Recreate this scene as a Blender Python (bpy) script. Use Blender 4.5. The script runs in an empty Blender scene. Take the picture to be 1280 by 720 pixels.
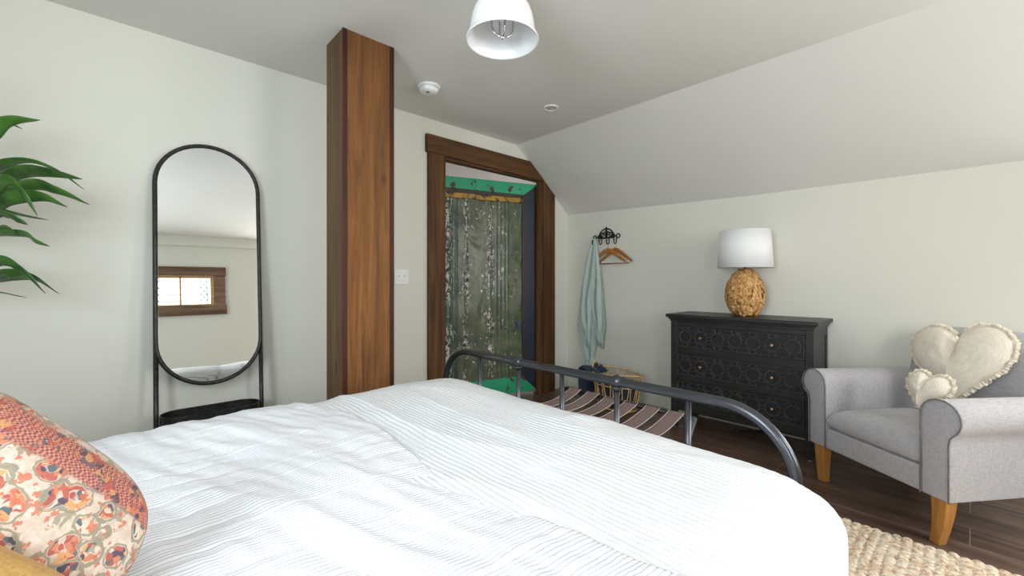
import bpy, math, random
from mathutils import Vector, Matrix, noise

# ------------------------------------------------------------------ camera
C = bpy.context.scene.collection
SC = bpy.context.scene
YAW = math.radians(43)
F_ = Vector((math.sin(YAW), math.cos(YAW), 0)); R_ = Vector((math.cos(YAW), -math.sin(YAW), 0))
CH, FP = 1.12, 536.0
cd = bpy.data.cameras.new('camera'); cam = bpy.data.objects.new('camera', cd); C.objects.link(cam)
cam.location = (0, 0, CH); cam.rotation_euler = (math.pi/2, 0, -YAW)
cd.sensor_width = 36; cd.lens = FP/1280*36; cd.shift_y = -8/1280; cd.clip_start = 0.02
SC.camera = cam
SC.view_settings.view_transform = 'Standard'; SC.view_settings.look = 'None'
SC.view_settings.gamma = 1; SC.view_settings.use_curve_mapping = False
SC.view_settings.exposure = 0.82
# ------------------------------------------------------------------ world, daylight and added fill
w = bpy.data.worlds.new('sky'); SC.world = w; w.use_nodes = True
bg = w.node_tree.nodes['Background']; bg.inputs[0].default_value = (0.80, 0.90, 1.0, 1); bg.inputs[1].default_value = 1.6
def area(name, loc, target, sx, sy, power, col, spread=180):
    l = bpy.data.lights.new(name, 'AREA'); l.shape = 'RECTANGLE'; l.size = sx; l.size_y = sy
    l.energy = power; l.color = col; l.spread = math.radians(spread)
    o = bpy.data.objects.new(name, l); C.objects.link(o); o.location = loc
    o.rotation_euler = (Vector(target)-Vector(loc)).to_track_quat('-Z', 'Y').to_euler(); return o
area('daylight_side_window', (3.78, -.86, 1.22), (1.5, 0.35, .60), .95, .88, 20, (1.0, 0.975, 0.925))
area('daylight_gable_window', (1.98, -1.80, 1.42), (0.9, 0.9, .6), .80, 1.30, 24, (1.0, 0.98, 0.94))
area('rear_fill_light', (-.55, -1.80, 1.42), (0.5, 0.9, .6), .85, 1.35, 22, (0.82, 0.92, 1.0))  # added fill light, behind a made-up window out of view
area('daylight_left_window', (-1.46, 0.35, 1.45), (0.6, 1.5, .6), 1.1, 1.2, 35, (0.80, 0.91, 1.0))
area('hall_fill_light', (2.6, 3.9, 2.38), (2.6, 3.9, 0), 0.5, 0.5, 8, (1.0, 0.93, 0.86))  # added fill to lift the hall ceiling, no fixture there

# ------------------------------------------------------------------ helpers
def PD(u, v, t):                       # the place seen at pixel (u, v) at depth t
    lat = (u-640)/FP
    return Vector((0, 0, CH)) + F_*t + R_*(lat*t) + Vector((0, 0, (352-v)/FP*t))
def PY(u, v, y):
    lat = (u-640)/FP; return PD(u, v, y/(F_.y+R_.y*lat))
def PX(u, v, x):
    lat = (u-640)/FP; return PD(u, v, x/(F_.x+R_.x*lat))
WM = {}
class MB:
    def __init__(s): s.v = []; s.f = []
    def add(s, vs, fs):
        n = len(s.v); s.v += [Vector(p) for p in vs]; s.f += [tuple(i+n for i in f) for f in fs]; return s
    def box(s, a, b):
        x0, y0, z0 = a; x1, y1, z1 = b
        return s.add([(x0,y0,z0),(x1,y0,z0),(x1,y1,z0),(x0,y1,z0),(x0,y0,z1),(x1,y0,z1),(x1,y1,z1),(x0,y1,z1)],
                     [(0,3,2,1),(4,5,6,7),(0,1,5,4),(1,2,6,5),(2,3,7,6),(3,0,4,7)])
    def prism(s, poly, vec):           # convex or simple polygon extruded along vec
        n = len(poly); p = [Vector(q) for q in poly]; vec = Vector(vec)
        s.add(p + [q+vec for q in p], [tuple(range(n))[::-1], tuple(range(n, 2*n))] + [(i, (i+1) % n, (i+1) % n+n, i+n) for i in range(n)])
        return s
    def tube(s, pts, r, n=10, closed=False, rx=None, up=None):   # rx: second radius, up: frame hint
        pts = [Vector(p) for p in pts]; m = len(pts); base = len(s.v); rr = r if hasattr(r, '__len__') else [r]*m
        prev = None
        for i, p in enumerate(pts):
            if closed: t = pts[(i+1) % m]-pts[i-1]
            else: t = pts[min(i+1, m-1)]-pts[max(i-1, 0)]
            t.normalize()
            if up is not None: a = Vector(up)
            elif prev is None: a = Vector((0, 0, 1)) if abs(t.z) < .9 else Vector((1, 0, 0))
            else: a = prev
            a = a - t*a.dot(t); a.normalize(); prev = a; b = t.cross(a)
            for k in range(n):
                an = 2*math.pi*k/n
                s.v.append(p + a*(math.cos(an)*rr[i]) + b*(math.sin(an)*(rx if rx else rr[i])))
        for i in range(m if closed else m-1):
            for k in range(n):
                A = base+i*n+k; B = base+i*n+(k+1) % n; j = (i+1) % m; D = base+j*n+k; E = base+j*n+(k+1) % n
                s.f.append((A, B, E, D))
        if not closed:
            s.f.append(tuple(base+k for k in range(n))[::-1]); s.f.append(tuple(base+(m-1)*n+k for k in range(n)))
        return s
    def lathe(s, prof, c, n=32, cap=True):
        base = len(s.v); c = Vector(c); m = len(prof)
        for (r, z) in prof:
            for k in range(n):
                a = 2*math.pi*k/n; s.v.append(c+Vector((r*math.cos(a), r*math.sin(a), z)))
        for i in range(m-1):
            for k in range(n):
                k2 = (k+1) % n; s.f.append((base+i*n+k, base+i*n+k2, base+(i+1)*n+k2, base+(i+1)*n+k))
        if cap:
            s.f.append(tuple(base+k for k in range(n))[::-1]); s.f.append(tuple(base+(m-1)*n+k for k in range(n)))
        return s
    def grid(s, fn, nu, nv, wrap_u=False):
        base = len(s.v)
        for j in range(nv+1):
            for i in range(nu+1): s.v.append(Vector(fn(i/nu, j/nv)))
        for j in range(nv):
            for i in range(nu):
                a = base+j*(nu+1)+i; s.f.append((a, a+1, a+nu+2, a+nu+1))
        return s
    def ball(s, c, r, n=16, sc=(1, 1, 1)):
        c = Vector(c); base = len(s.v); m = n//2
        for i in range(1, m):
            th = math.pi*i/m
            for k in range(n):
                a = 2*math.pi*k/n
                s.v.append(c+Vector((r*sc[0]*math.sin(th)*math.cos(a), r*sc[1]*math.sin(th)*math.sin(a), r*sc[2]*math.cos(th))))
        for i in range(m-2):
            for k in range(n):
                k2 = (k+1) % n; s.f.append((base+i*n+k, base+(i+1)*n+k, base+(i+1)*n+k2, base+i*n+k2))
        t = len(s.v); s.v.append(c+Vector((0, 0, r*sc[2]))); s.v.append(c-Vector((0, 0, r*sc[2])))
        for k in range(n):
            k2 = (k+1) % n; s.f.append((t, base+k, base+k2)); q = base+(m-2)*n; s.f.append((t+1, q+k2, q+k))
        return s
def tagit(o, label=None, cat=None, group=None, kind=None):
    if label: o['label'] = label
    if cat: o['category'] = cat
    if group: o['group'] = group
    if kind: o['kind'] = kind
    return o
def empty(name, loc, label=None, cat=None, group=None, kind=None):
    o = bpy.data.objects.new(name, None); C.objects.link(o); o.location = loc; o.empty_display_size = .05
    WM[o] = Matrix.Translation(Vector(loc)); return tagit(o, label, cat, group, kind)
def mk(name, mb, mat, parent=None, smooth=False, bevel=0, M=None, solid=0, sub=0, label=None, cat=None, group=None, kind=None, bseg=2, soff=0):
    me = bpy.data.meshes.new(name)
    vs = mb.v
    if M is None:
        xs = [p.x for p in vs]; ys = [p.y for p in vs]; zs = [p.z for p in vs]
        c = Vector(((min(xs)+max(xs))/2, (min(ys)+max(ys))/2, min(zs))); M = Matrix.Translation(c); vs = [p-c for p in vs]
    me.from_pydata([tuple(p) for p in vs], [], mb.f); me.update()
    if smooth: me.polygons.foreach_set('use_smooth', [True]*len(me.polygons))
    for m in (mat if isinstance(mat, list) else [mat]): me.materials.append(m)
    o = bpy.data.objects.new(name, me); C.objects.link(o)
    if parent: o.parent = parent; o.matrix_parent_inverse = WM[parent].inverted()
    o.matrix_basis = M; WM[o] = M.copy()
    if solid:
        d = o.modifiers.new('s', 'SOLIDIFY'); d.thickness = solid; d.offset = soff
    if bevel:
        d = o.modifiers.new('b', 'BEVEL'); d.width = bevel; d.segments = bseg; d.limit_method = 'ANGLE'; d.angle_limit = math.radians(35)
        d.harden_normals = False
    if sub:
        d = o.modifiers.new('u', 'SUBSURF'); d.levels = sub; d.render_levels = sub
    return tagit(o, label, cat, group, kind)
def S(name, mb, mat, **k): return mk(name, mb, mat, kind='structure', **k)

# ------------------------------------------------------------------ materials
def lin(c):
    c = [x/255 for x in c]; return tuple((x/12.92 if x < .04045 else ((x+.055)/1.055)**2.4) for x in c)+(1,)
class Mat:
    def __init__(s, name, col=(128,128,128), rough=.6, metal=0, **k):
        s.m = bpy.data.materials.new(name); s.m.use_nodes = True; s.t = s.m.node_tree
        s.b = s.t.nodes['Principled BSDF']; s.b.inputs['Base Color'].default_value = lin(col)
        s.b.inputs['Roughness'].default_value = rough; s.b.inputs['Metallic'].default_value = metal
        for a, v in k.items(): s.b.inputs[a].default_value = v
        s._tc = None
    def n(s, typ, **k):
        x = s.t.nodes.new(typ)
        for a, v in k.items():
            if a.startswith('i_'): x.inputs[a[2:].replace('_', ' ')].default_value = v
            else: setattr(x, a, v)
        return x
    def l(s, a, b): s.t.links.new(a, b); return s
    def co(s, scale=(1,1,1), rot=(0,0,0), loc=(0,0,0), kind='Object'):
        tc = s.n('ShaderNodeTexCoord'); mp = s.n('ShaderNodeMapping')
        mp.inputs['Scale'].default_value = scale; mp.inputs['Rotation'].default_value = rot; mp.inputs['Location'].default_value = loc
        s.l(tc.outputs[kind], mp.inputs[0]); return mp.outputs[0]
    def geo(s, scale=(1,1,1)):
        g = s.n('ShaderNodeNewGeometry'); mp = s.n('ShaderNodeMapping'); mp.inputs['Scale'].default_value = scale
        s.l(g.outputs['Position'], mp.inputs[0]); return mp.outputs[0]
    def noise(s, vec, scale=5, detail=4, rough=.55, dist=0):
        x = s.n('ShaderNodeTexNoise'); x.inputs['Scale'].default_value = scale; x.inputs['Detail'].default_value = detail
        x.inputs['Roughness'].default_value = rough; x.inputs['Distortion'].default_value = dist
        s.l(vec, x.inputs['Vector']); return x.outputs['Fac']
    def vor(s, vec, scale=5, out='Distance', feature='F1', rnd=1):
        x = s.n('ShaderNodeTexVoronoi'); x.feature = feature; x.inputs['Scale'].default_value = scale; x.inputs['Randomness'].default_value = rnd
        s.l(vec, x.inputs['Vector']); return x.outputs[out]
    def wave(s, vec, scale=5, axis='X', dist=0, dscale=1, prof='SIN'):
        x = s.n('ShaderNodeTexWave'); x.bands_direction = axis; x.wave_profile = prof
        x.inputs['Scale'].default_value = scale; x.inputs['Distortion'].default_value = dist; x.inputs['Detail Scale'].default_value = dscale
        s.l(vec, x.inputs['Vector']); return x.outputs['Fac']
    def ramp(s, fac, stops, interp='LINEAR'):
        x = s.n('ShaderNodeValToRGB'); e = x.color_ramp.elements; x.color_ramp.interpolation = interp
        while len(e) < len(stops): e.new(.5)
        for i, (p, c) in enumerate(stops):
            e[i].position = p; e[i].color = lin(c) if isinstance(c, tuple) and len(c) == 3 else (c, c, c, 1)
        s.l(fac, x.inputs[0]); return x.outputs['Color']
    def mix(s, fac, a, b, mode='MIX'):
        x = s.n('ShaderNodeMix'); x.data_type = 'RGBA'; x.blend_type = mode
        for k, v in ((0, fac), (6, a), (7, b)):
            if isinstance(v, bpy.types.NodeSocket): s.l(v, x.inputs[k])
            elif isinstance(v, tuple): x.inputs[k].default_value = lin(v)
            else: x.inputs[k].default_value = v
        return x.outputs[2]
    def math(s, op, a, b=0, c=None):
        x = s.n('ShaderNodeMath'); x.operation = op
        for k, v in ((0, a), (1, b), (2, c)):
            if v is None: continue
            if isinstance(v, bpy.types.NodeSocket): s.l(v, x.inputs[k])
            else: x.inputs[k].default_value = v
        return x.outputs[0]
    def col(s, sock): s.l(sock, s.b.inputs['Base Color']); return s
    def rough(s, sock): s.l(sock, s.b.inputs['Roughness']); return s
    def bump(s, h, strength=.3, dist=.01):
        x = s.n('ShaderNodeBump'); x.inputs['Strength'].default_value = strength; x.inputs['Distance'].default_value = dist
        s.l(h, x.inputs['Height'])
        if s.b.inputs['Normal'].is_linked: s.l(s.b.inputs['Normal'].links[0].from_socket, x.inputs['Normal'])
        s.l(x.outputs[0], s.b.inputs['Normal']); return s
    def xyz(s, vec):
        x = s.n('ShaderNodeSeparateXYZ'); s.l(vec, x.inputs[0]); return x.outputs

def paint(name, c):
    m = Mat(name, c, .75); g = m.geo(); m.bump(m.noise(g, 90, 2), .05, .002); return m.m
WALL = paint('wall_paint', (222, 220, 208)); CEIL = paint('ceiling_paint', (222, 219, 212)); HALL = paint('hall_paint', (214, 204, 198))
def wood(name, dark, mid, light, axis='Z', sc=1.0, rough=.6, saw=0, knots=True, bs=.25):
    m = Mat(name, mid, rough)
    st = {'Z': (14, 14, .9), 'X': (.9, 14, 14), 'Y': (14, .9, 14)}[axis]
    g = m.geo(tuple(a*sc for a in st)); n1 = m.noise(g, 1.6, 8, .62, .8)
    st2 = tuple((.28 if a < 3 else .25)*a*sc for a in st); n2 = m.noise(m.geo(tuple(3*a for a in st2)), .5, 3, .5)
    g3 = m.geo(tuple(a*4*sc for a in st)); n3 = m.noise(g3, 2.2, 3, .6)
    c = m.ramp(n1, [(.28, dark), (.5, mid), (.72, light)])
    c = m.mix(m.ramp(n2, [(.38, 0.0), (.7, .55)]), c, dark)
    c = m.mix(m.ramp(n3, [(.35, .22), (.55, 0.0)]), c, dark)
    if knots:
        kn = m.vor(m.geo({'Z': (5, 5, 1.6), 'X': (1.6, 5, 5), 'Y': (5, 1.6, 5)}[axis]), 1.3)
        c = m.mix(m.ramp(kn, [(.03, .9), (.12, 0.0)]), c, tuple(int(x*.45) for x in dark))
    m.b.inputs['Specular IOR Level'].default_value = .3
    if saw:
        wv = m.wave(m.geo((1, 1, 1.0)), 70, 'DIAGONAL', 2.5, 2)
        c = m.mix(m.math('MULTIPLY', m.ramp(wv, [(.3, 0.0), (.8, 1.0)]), saw), c, tuple(min(255, int(x*1.18)) for x in light))
    m.col(c); m.bump(n3, bs, .004); return m.m
POSTF = wood('post_front_board', (66, 40, 20), (116, 74, 36), (146, 100, 56), saw=.22, rough=.75)
POSTL = wood('post_side_board', (72, 54, 38), (98, 74, 52), (120, 94, 68), saw=.3, rough=.8)
POSTR = wood('post_red_edge', (48, 20, 14), (70, 30, 20), (88, 42, 28), knots=False)
CASEV = wood('casing_wood_upright', (48, 30, 16), (92, 61, 34), (122, 84, 48), sc=.7); CASEH = wood('casing_wood_header', (56, 36, 18), (98, 64, 34), (126, 86, 48), axis='X', sc=.7)
REARW = wood('old_window_timber', (84, 62, 48), (132, 104, 82), (170, 142, 116), axis='X'); YELW = wood('golden_sash', (170, 120, 50), (206, 158, 84), (226, 184, 112), axis='X', knots=False)
LEGW = wood('chair_leg_wood', (150, 96, 44), (186, 130, 68), (206, 152, 88), sc=1.5, rough=.42)
HANGW = wood('hanger_wood', (140, 86, 40), (180, 120, 62), (200, 140, 80), axis='Y', sc=2, rough=.4, knots=False)

m = Mat('floor_planks', (70, 48, 38), .33)          # planks run along Y
g = m.geo(); mp = m.n('ShaderNodeMapping'); mp.inputs['Rotation'].default_value = (0, 0, math.radians(90)); mp.inputs['Location'].default_value = (-.457+.0, .0, 0)
mp.vector_type = 'POINT'; m.l(g, mp.inputs[0])
bk = m.n('ShaderNodeTexBrick'); bk.offset = .37; bk.inputs['Scale'].default_value = 1; bk.inputs['Brick Width'].default_value = 1.25; bk.inputs['Row Height'].default_value = .19
bk.inputs['Mortar Size'].default_value = .0022; bk.inputs['Mortar Smooth'].default_value = .2
bk.inputs['Color1'].default_value = (0, 0, 0, 1); bk.inputs['Color2'].default_value = (1, 1, 1, 1); bk.inputs['Mortar'].default_value = (.5, .5, .5, 1)
m.l(mp.outputs[0], bk.inputs['Vector'])
n1 = m.noise(m.geo((14, 1.1, 1)), 1.5, 8, .62, .6); n2 = m.noise(m.geo((5, .7, 1)), 1.2, 3)
c = m.ramp(n1, [(.3, (62, 48, 42)), (.5, (98, 77, 67)), (.75, (138, 114, 100))])
c = m.mix(m.math('MULTIPLY', bk.outputs['Color'], .42), c, (58, 42, 38)); c = m.mix(m.ramp(n2, [(.4, 0.0), (.75, .5)]), c, (124, 96, 80))
c = m.mix(bk.outputs['Fac'], c, (150, 134, 120)); m.col(c); m.rough(m.ramp(n1, [(.3, .40), (.7, .27)])); m.bump(n1, .15, .002)  # pale joints: glint along the plank edges put into the colour
m.bump(m.math('SUBTRACT', 1, bk.outputs['Fac']), .3, .002); FLOOR = m.m

def linen(name, a, b, sc=1, rough=.9, bs=.35):
    m = Mat(name, a, rough); o = m.co((1, 1, 1))
    n1 = m.noise(m.co((260*sc, 260*sc, 24*sc)), 1, 2, .6); n2 = m.noise(m.co((24*sc, 24*sc, 260*sc)), 1, 2, .6)
    s = m.math('ADD', n1, n2); c = m.ramp(s, [(.36, a), (.56, b)]); 
    x = m.n('ShaderNodeMapRange'); 
    x.inputs['From Min'].default_value = .75; x.inputs['From Max'].default_value = 1.25; m.l(s, x.inputs[0])
    c = m.ramp(x.outputs[0], [(.1, a), (.9, b)]); m.col(c); m.bump(x.outputs[0], bs, .0015)
    m.b.inputs['Sheen Weight'].default_value = .15; return m.m
CHAIRF = linen('chair_linen', (162, 159, 162), (184, 181, 183), 1.5, bs=.2); PIPE = linen('chair_piping', (104, 98, 100), (132, 126, 128))
CREAM = linen('cream_cotton', (226, 214, 196), (240, 230, 214), 1.2, bs=.15); FRINGE = linen('cream_fringe', (214, 200, 178), (240, 230, 212), 2)
SHADE = linen('lampshade_linen', (232, 232, 231), (238, 238, 237), 1.6, bs=.06)
NAVY = linen('navy_cloth', (16, 22, 34), (40, 54, 76)); MUST = linen('mustard_cloth', (186, 142, 74), (204, 160, 92), 1, bs=.2)

def simple(name, col, rough=.5, metal=0, var=.15, sc=30, bs=.05):
    m = Mat(name, col, rough, metal); n = m.noise(m.geo(), sc, 4)
    m.col(m.ramp(n, [(.3, tuple(int(x*(1-var)) for x in col)), (.7, tuple(min(255, int(x*(1+var))) for x in col))])); m.bump(n, bs, .002); return m.m
BLKM = simple('blackened_iron', (52, 50, 48), .42, .6, .25, 40, .1); BEDM = simple('gunmetal_tube', (80, 82, 87), .27, .8, .06, 12, .02)
CHROME = simple('chrome', (226, 226, 228), .08, 1, .03); GREYM = simple('rack_metal', (128, 132, 138), .3, .8, .1)
WHITEP = simple('white_plastic', (236, 236, 234), .4, 0, .02); WHITEE = simple('white_enamel', (244, 244, 244), .25, 0, .01, 10, 0)
RACKI = simple('dark_cast_iron', (36, 26, 28), .5, .5, .2); BRONZE = simple('knob_bronze', (168, 138, 116), .3, .8, .15)
RATTAN = simple('rattan', (208, 166, 108), .5, 0, .25, 60, .1); STRAP = simple('strap_web', (122, 102, 98), .85, 0, .14, 200, .2); PIPEW = simple('strap_edge', (190, 178, 174), .8, 0, .05)
POT = simple('pot_glaze', (190, 186, 178), .4, 0, .06); SOIL = simple('soil', (52, 38, 28), .95, 0, .4, 80, .6); CANE = simple('cane_bark', (128, 110, 78), .8, 0, .3, 50, .4)
MATT = simple('mattress_ticking', (226, 224, 220), .85, 0, .03); LEAD = simple('lead_came', (60, 60, 62), .5, .5, .1); CORD = simple('black_cord', (34, 34, 36), .5, 0, .1)
PAD = simple('felt_pad', (220, 216, 208), .9, 0, .05)
m = Mat('dresser_black', (40, 39, 38), .42); n1 = m.noise(m.geo((4, 4, 20)), 2, 6, .6); n2 = m.noise(m.geo((30, 3, 30)), 1.2, 5, .6)
m.col(m.ramp(n2, [(.35, (28, 27, 27)), (.6, (40, 39, 37)), (.8, (60, 57, 52))])); m.bump(n1, .12, .003); DRBLK = m.m; FRET = simple('dresser_fret_lit_black', (56, 55, 53), .36, 0, .2, 40); DRF = simple('dresser_recess_shade_black', (27, 27, 27), .5, 0, .1)  # raised fret coloured lighter, drawer faces darker, for edge highlight and groove shade
m = Mat('lamp_leaf_strips', (190, 140, 80), .6); n1 = m.noise(m.geo((1, 1, 1)), 45, 5, .6); n2 = m.noise(m.geo((90, 90, 14)), 1.2, 3)
c = m.ramp(n1, [(.3, (168, 112, 56)), (.5, (214, 162, 96)), (.7, (240, 202, 142))]); m.col(m.mix(m.ramp(n2, [(.4, .5), (.6, 0.0)]), c, (118, 76, 36))); m.bump(n2, .4, .003); SEAG = m.m
m = Mat('leaf_green', (50, 92, 36), .36); o = m.co(kind='UV'); X = m.xyz(o); d = m.math('ABSOLUTE', m.math('SUBTRACT', X[0], .5))
n1 = m.noise(m.geo(), 9, 3); c = m.ramp(n1, [(.35, (30, 70, 26)), (.65, (76, 122, 48))]); m.col(c); m.b.inputs['Subsurface Weight'].default_value = 0.0
LEAF = m.m
m = Mat('mirror_silver', (238, 242, 240), .0, 1.0); MIRR = m.m; m.b.inputs['Base Color'].default_value = (.86, .88, .87, 1)
def glassmat():
    m = bpy.data.materials.new('window_glass'); m.use_nodes = True; t = m.node_tree; t.nodes.clear()
    a = t.nodes.new('ShaderNodeBsdfTransparent'); b = t.nodes.new('ShaderNodeBsdfGlossy'); b.inputs['Roughness'].default_value = .02
    x = t.nodes.new('ShaderNodeMixShader'); x.inputs[0].default_value = .06; o = t.nodes.new('ShaderNodeOutputMaterial')
    t.links.new(a.outputs[0], x.inputs[1]); t.links.new(b.outputs[0], x.inputs[2]); t.links.new(x.outputs[0], o.inputs[0]); return m
GLASS = glassmat()
def chippy(name, base, alt, rust=(74, 46, 34), amt=.62, rough=.4, sc=1):
    m = Mat(name, base, rough); g = m.geo(); n1 = m.noise(g, 9*sc, 8, .66); n2 = m.noise(g, 3.1*sc, 5, .6)
    c = m.mix(m.ramp(n2, [(.42, 0.0), (.62, .7)]), base, alt); c = m.mix(m.ramp(n1, [(amt-.012, 0.0), (amt+.01, 1.0)]), c, rust)
    m.col(c); m.bump(n1, .3, .004); return m.m
TEAL = chippy('teal_paint', (34, 156, 112), (58, 176, 130), amt=.61); YELP = chippy('yellow_paint', (196, 142, 30), (130, 112, 50), amt=.55, sc=1.4); NAVP = chippy('navy_paint', (34, 40, 62), (46, 44, 44), (84, 74, 66), amt=.70)
BROWNF = chippy('dark_door_frame', (52, 44, 36), (66, 56, 44), (40, 30, 24), .6)
# dented sheet metal with flaking paint (x across, z up, object space)
m = Mat('flaking_sheet_metal', (92, 106, 86), .3, 0); o = m.co(); X = m.xyz(o)
n1 = m.noise(o, 26, 6, .7); n2 = m.noise(o, 5, 5, .6); n3 = m.noise(m.co((60, 60, 9)), 1.2, 6, .7)
c = m.ramp(n2, [(.3, (60, 70, 52)), (.5, (84, 92, 66)), (.7, (112, 116, 88))])
c = m.mix(m.ramp(m.noise(m.co((5, 5, 3)), 1.3, 6, .7), [(.60, 0.0), (.64, .8)]), c, (34, 56, 92))
def band(x0, wdt):
    return m.ramp(m.math('ABSOLUTE', m.math('SUBTRACT', X[0], x0)), [(wdt*.25, 1.0), (wdt, 0.0)])
c = m.mix(m.math('MULTIPLY', band(-.42, .22), .7), c, (60, 82, 84))
bands = m.math('ADD', m.math('ADD', band(.045, .060), band(-.195, .045)), band(-.41, .12))
bands = m.math('ADD', bands, m.math('MULTIPLY', band(.17, .05), .35)); bands = m.math('MULTIPLY', bands, m.ramp(m.noise(m.co((3, 3, 2.2), loc=(2, 5, 3)), 1.5, 4, .7), [(.36, .25), (.62, 1.25)]))
hi = m.math('ADD', n3, m.math('MULTIPLY', bands, .17)); flake = m.ramp(hi, [(.630, 0.0), (.645, 1.0)])
flc = m.ramp(n1, [(.46, (58, 38, 30)), (.50, (196, 190, 180)), (.62, (226, 218, 208)), (.68, (150, 112, 96))])
n4 = m.noise(m.co((1, 1, 1), loc=(3, 1, 7)), 18, 5, .7); c = m.mix(m.ramp(n4, [(.635, 0.0), (.65, 1.0)]), c, (206, 204, 196)); n6 = m.noise(m.co((1, 1, .5), loc=(9, 1, 4)), 30, 6, .75); c = m.mix(m.ramp(n6, [(.60, 0.0), (.62, .8)]), c, (46, 40, 34))
c = m.mix(flake, c, flc); m.col(c); m.rough(m.ramp(flake, [(0, .3), (1, .75)])); m.bump(n2, .3, .008); m.bump(n1, .3, .004); SHEET = m.m

# white ribbed seersucker (ribs along Y) and pinstriped cotton (stripes along X)
m = Mat('white_seersucker', (244, 245, 247), .85); g = m.geo(); wob = m.noise(m.geo((3, 3, 3)), 2, 3)
X = m.xyz(g); xx = m.math('ADD', X[0], m.math('MULTIPLY', wob, .03))
sn = m.math('SINE', m.math('MULTIPLY', xx, 2*math.pi/.0175)); rib = m.ramp(sn, [(.0, 0.0), (.85, 1.0)]); 
puck = m.noise(m.geo((50, 160, 10)), 1, 3, .6); h = m.math('ADD', m.math('MULTIPLY', sn, .35), m.math('MULTIPLY', puck, .9))
m.col(m.mix(m.ramp(sn, [(.60, 0.0), (1.0, .6)]), (243, 244, 246), (208, 212, 219))); m.bump(h, .5, .003); SEER = m.m
m = Mat('pinstripe_cotton', (240, 240, 243), .85); g = m.geo(); wob = m.noise(m.geo((3, 4, 3)), 1.5, 3); X = m.xyz(g)
yy = m.math('ADD', X[1], m.math('MULTIPLY', wob, .035)); s1 = m.math('SINE', m.math('MULTIPLY', yy, 2*math.pi/.0105))
x2 = m.n('ShaderNodeMapRange'); x2.inputs['From Min'].default_value = -1; m.l(s1, x2.inputs[0])
s2 = m.math('SINE', m.math('MULTIPLY', yy, 2*math.pi/.088)); puck = m.noise(m.geo((34, 22, 10)), 1, 3, .55)
c = m.mix(m.ramp(x2.outputs[0], [(.60, 0.0), (.98, .75)]), (252, 252, 254), (188, 188, 203)); c = m.mix(m.ramp(s2, [(.96, 0.0), (1.0, .9)]), c, (252, 252, 253))
m.col(c); m.bump(m.math('ADD', puck, m.math('MULTIPLY', s2, .03)), .4, .006); STRP = m.m
# towel
m = Mat('aqua_towel', (170, 190, 182), .95); X = m.xyz(m.co(kind='UV')); s1 = m.math('SINE', m.math('MULTIPLY', m.math('ADD', X[0], m.math('MULTIPLY', X[1], .35)), 2*math.pi*13))
m.col(m.mix(m.ramp(s1, [(.35, 0.0), (.8, .9)]), (164, 182, 174), (222, 230, 224))); m.bump(s1, .3, .003); TOWEL = m.m; TASS = linen('towel_tassel', (156, 178, 170), (204, 216, 208), 2)
# jute
m = Mat('jute', (196, 176, 150), .95); g = m.geo(); n1 = m.noise(g, 55, 3, .6); n2 = m.noise(m.geo((1, 1, 1)), 140, 2); n3 = m.noise(g, 14, 3)
c = m.ramp(n1, [(.28, (160, 120, 88)), (.42, (210, 184, 154)), (.55, (230, 216, 196)), (.75, (240, 232, 218))])
c = m.mix(m.ramp(n3, [(.52, 0.0), (.66, .4)]), c, (200, 152, 112)); m.col(c); m.bump(n2, .6, .004); JUTE = m.m
# rug-pattern cushion: bands run across the object's x axis
m = Mat('kilim_print', (220, 190, 160), .92); o = m.co(); X = m.xyz(o); wob = m.noise(o, 14, 2)
px = m.math('ADD', X[0], m.math('MULTIPLY', m.math('SUBTRACT', wob, .5), .012))
wv_ = m.n('ShaderNodeVectorMath'); wv_.operation = 'MULTIPLY_ADD'; nz3 = m.n('ShaderNodeTexNoise'); nz3.inputs['Scale'].default_value = 45; m.l(o, nz3.inputs['Vector'])
m.l(nz3.outputs['Color'], wv_.inputs[0]); wv_.inputs[1].default_value = (.022, .022, 0); m.l(o, wv_.inputs[2]); wo = wv_.outputs[0]
PALT = [(0, (176, 84, 74)), (.22, (206, 128, 92)), (.42, (86, 100, 108)), (.55, (214, 158, 104)), (.72, (188, 92, 80)), (.86, (72, 66, 86))]
def pick(sc_, out='Color'):
    sp_ = m.n('ShaderNodeSeparateColor'); m.l(m.vor(wo, sc_, out), sp_.inputs[0]); return m.ramp(sp_.outputs[0], PALT, 'CONSTANT'), sp_.outputs[1]
c1, k1 = pick(27); d1 = m.vor(wo, 27, 'Distance'); c2, k2 = pick(120); pal = c2
cream = m.mix(m.ramp(m.noise(o, 90, 3), [(.35, 0.0), (.65, 1.0)]), (206, 184, 166), (224, 206, 190))
field = m.mix(m.ramp(m.noise(wo, 34, 3, .6), [(.56, 0.0), (.60, .9)]), cream, (160, 150, 128))
field = m.mix(m.math('MULTIPLY', m.ramp(d1, [(.16, 0.0), (.18, 1.0), (.42, 1.0), (.46, 0.0)]), m.ramp(k2, [(.36, 0.0), (.38, .92)])), field, c2)
field = m.mix(m.ramp(m.noise(m.co((1, 1, 1), loc=(4, 7, 2)), 75, 3, .6), [(.58, 0.0), (.60, .85)]), field, (204, 112, 84))
field = m.mix(m.ramp(d1, [(.13, .95), (.17, 0.0)]), field, c1)
field = m.mix(m.ramp(m.math('ABSOLUTE', m.math('SUBTRACT', d1, .50)), [(.03, .9), (.05, 0.0)]), field, (150, 142, 120))
ck = m.n('ShaderNodeTexChecker'); ck.inputs['Scale'].default_value = 290; m.l(o, ck.inputs[0]); ck.inputs[1].default_value = lin((158, 78, 76)); ck.inputs[2].default_value = lin((198, 146, 126))
border = m.mix(m.ramp(m.noise(o, 40, 3), [(.50, 0.0), (.58, .8)]), ck.outputs[0], pal)
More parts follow.
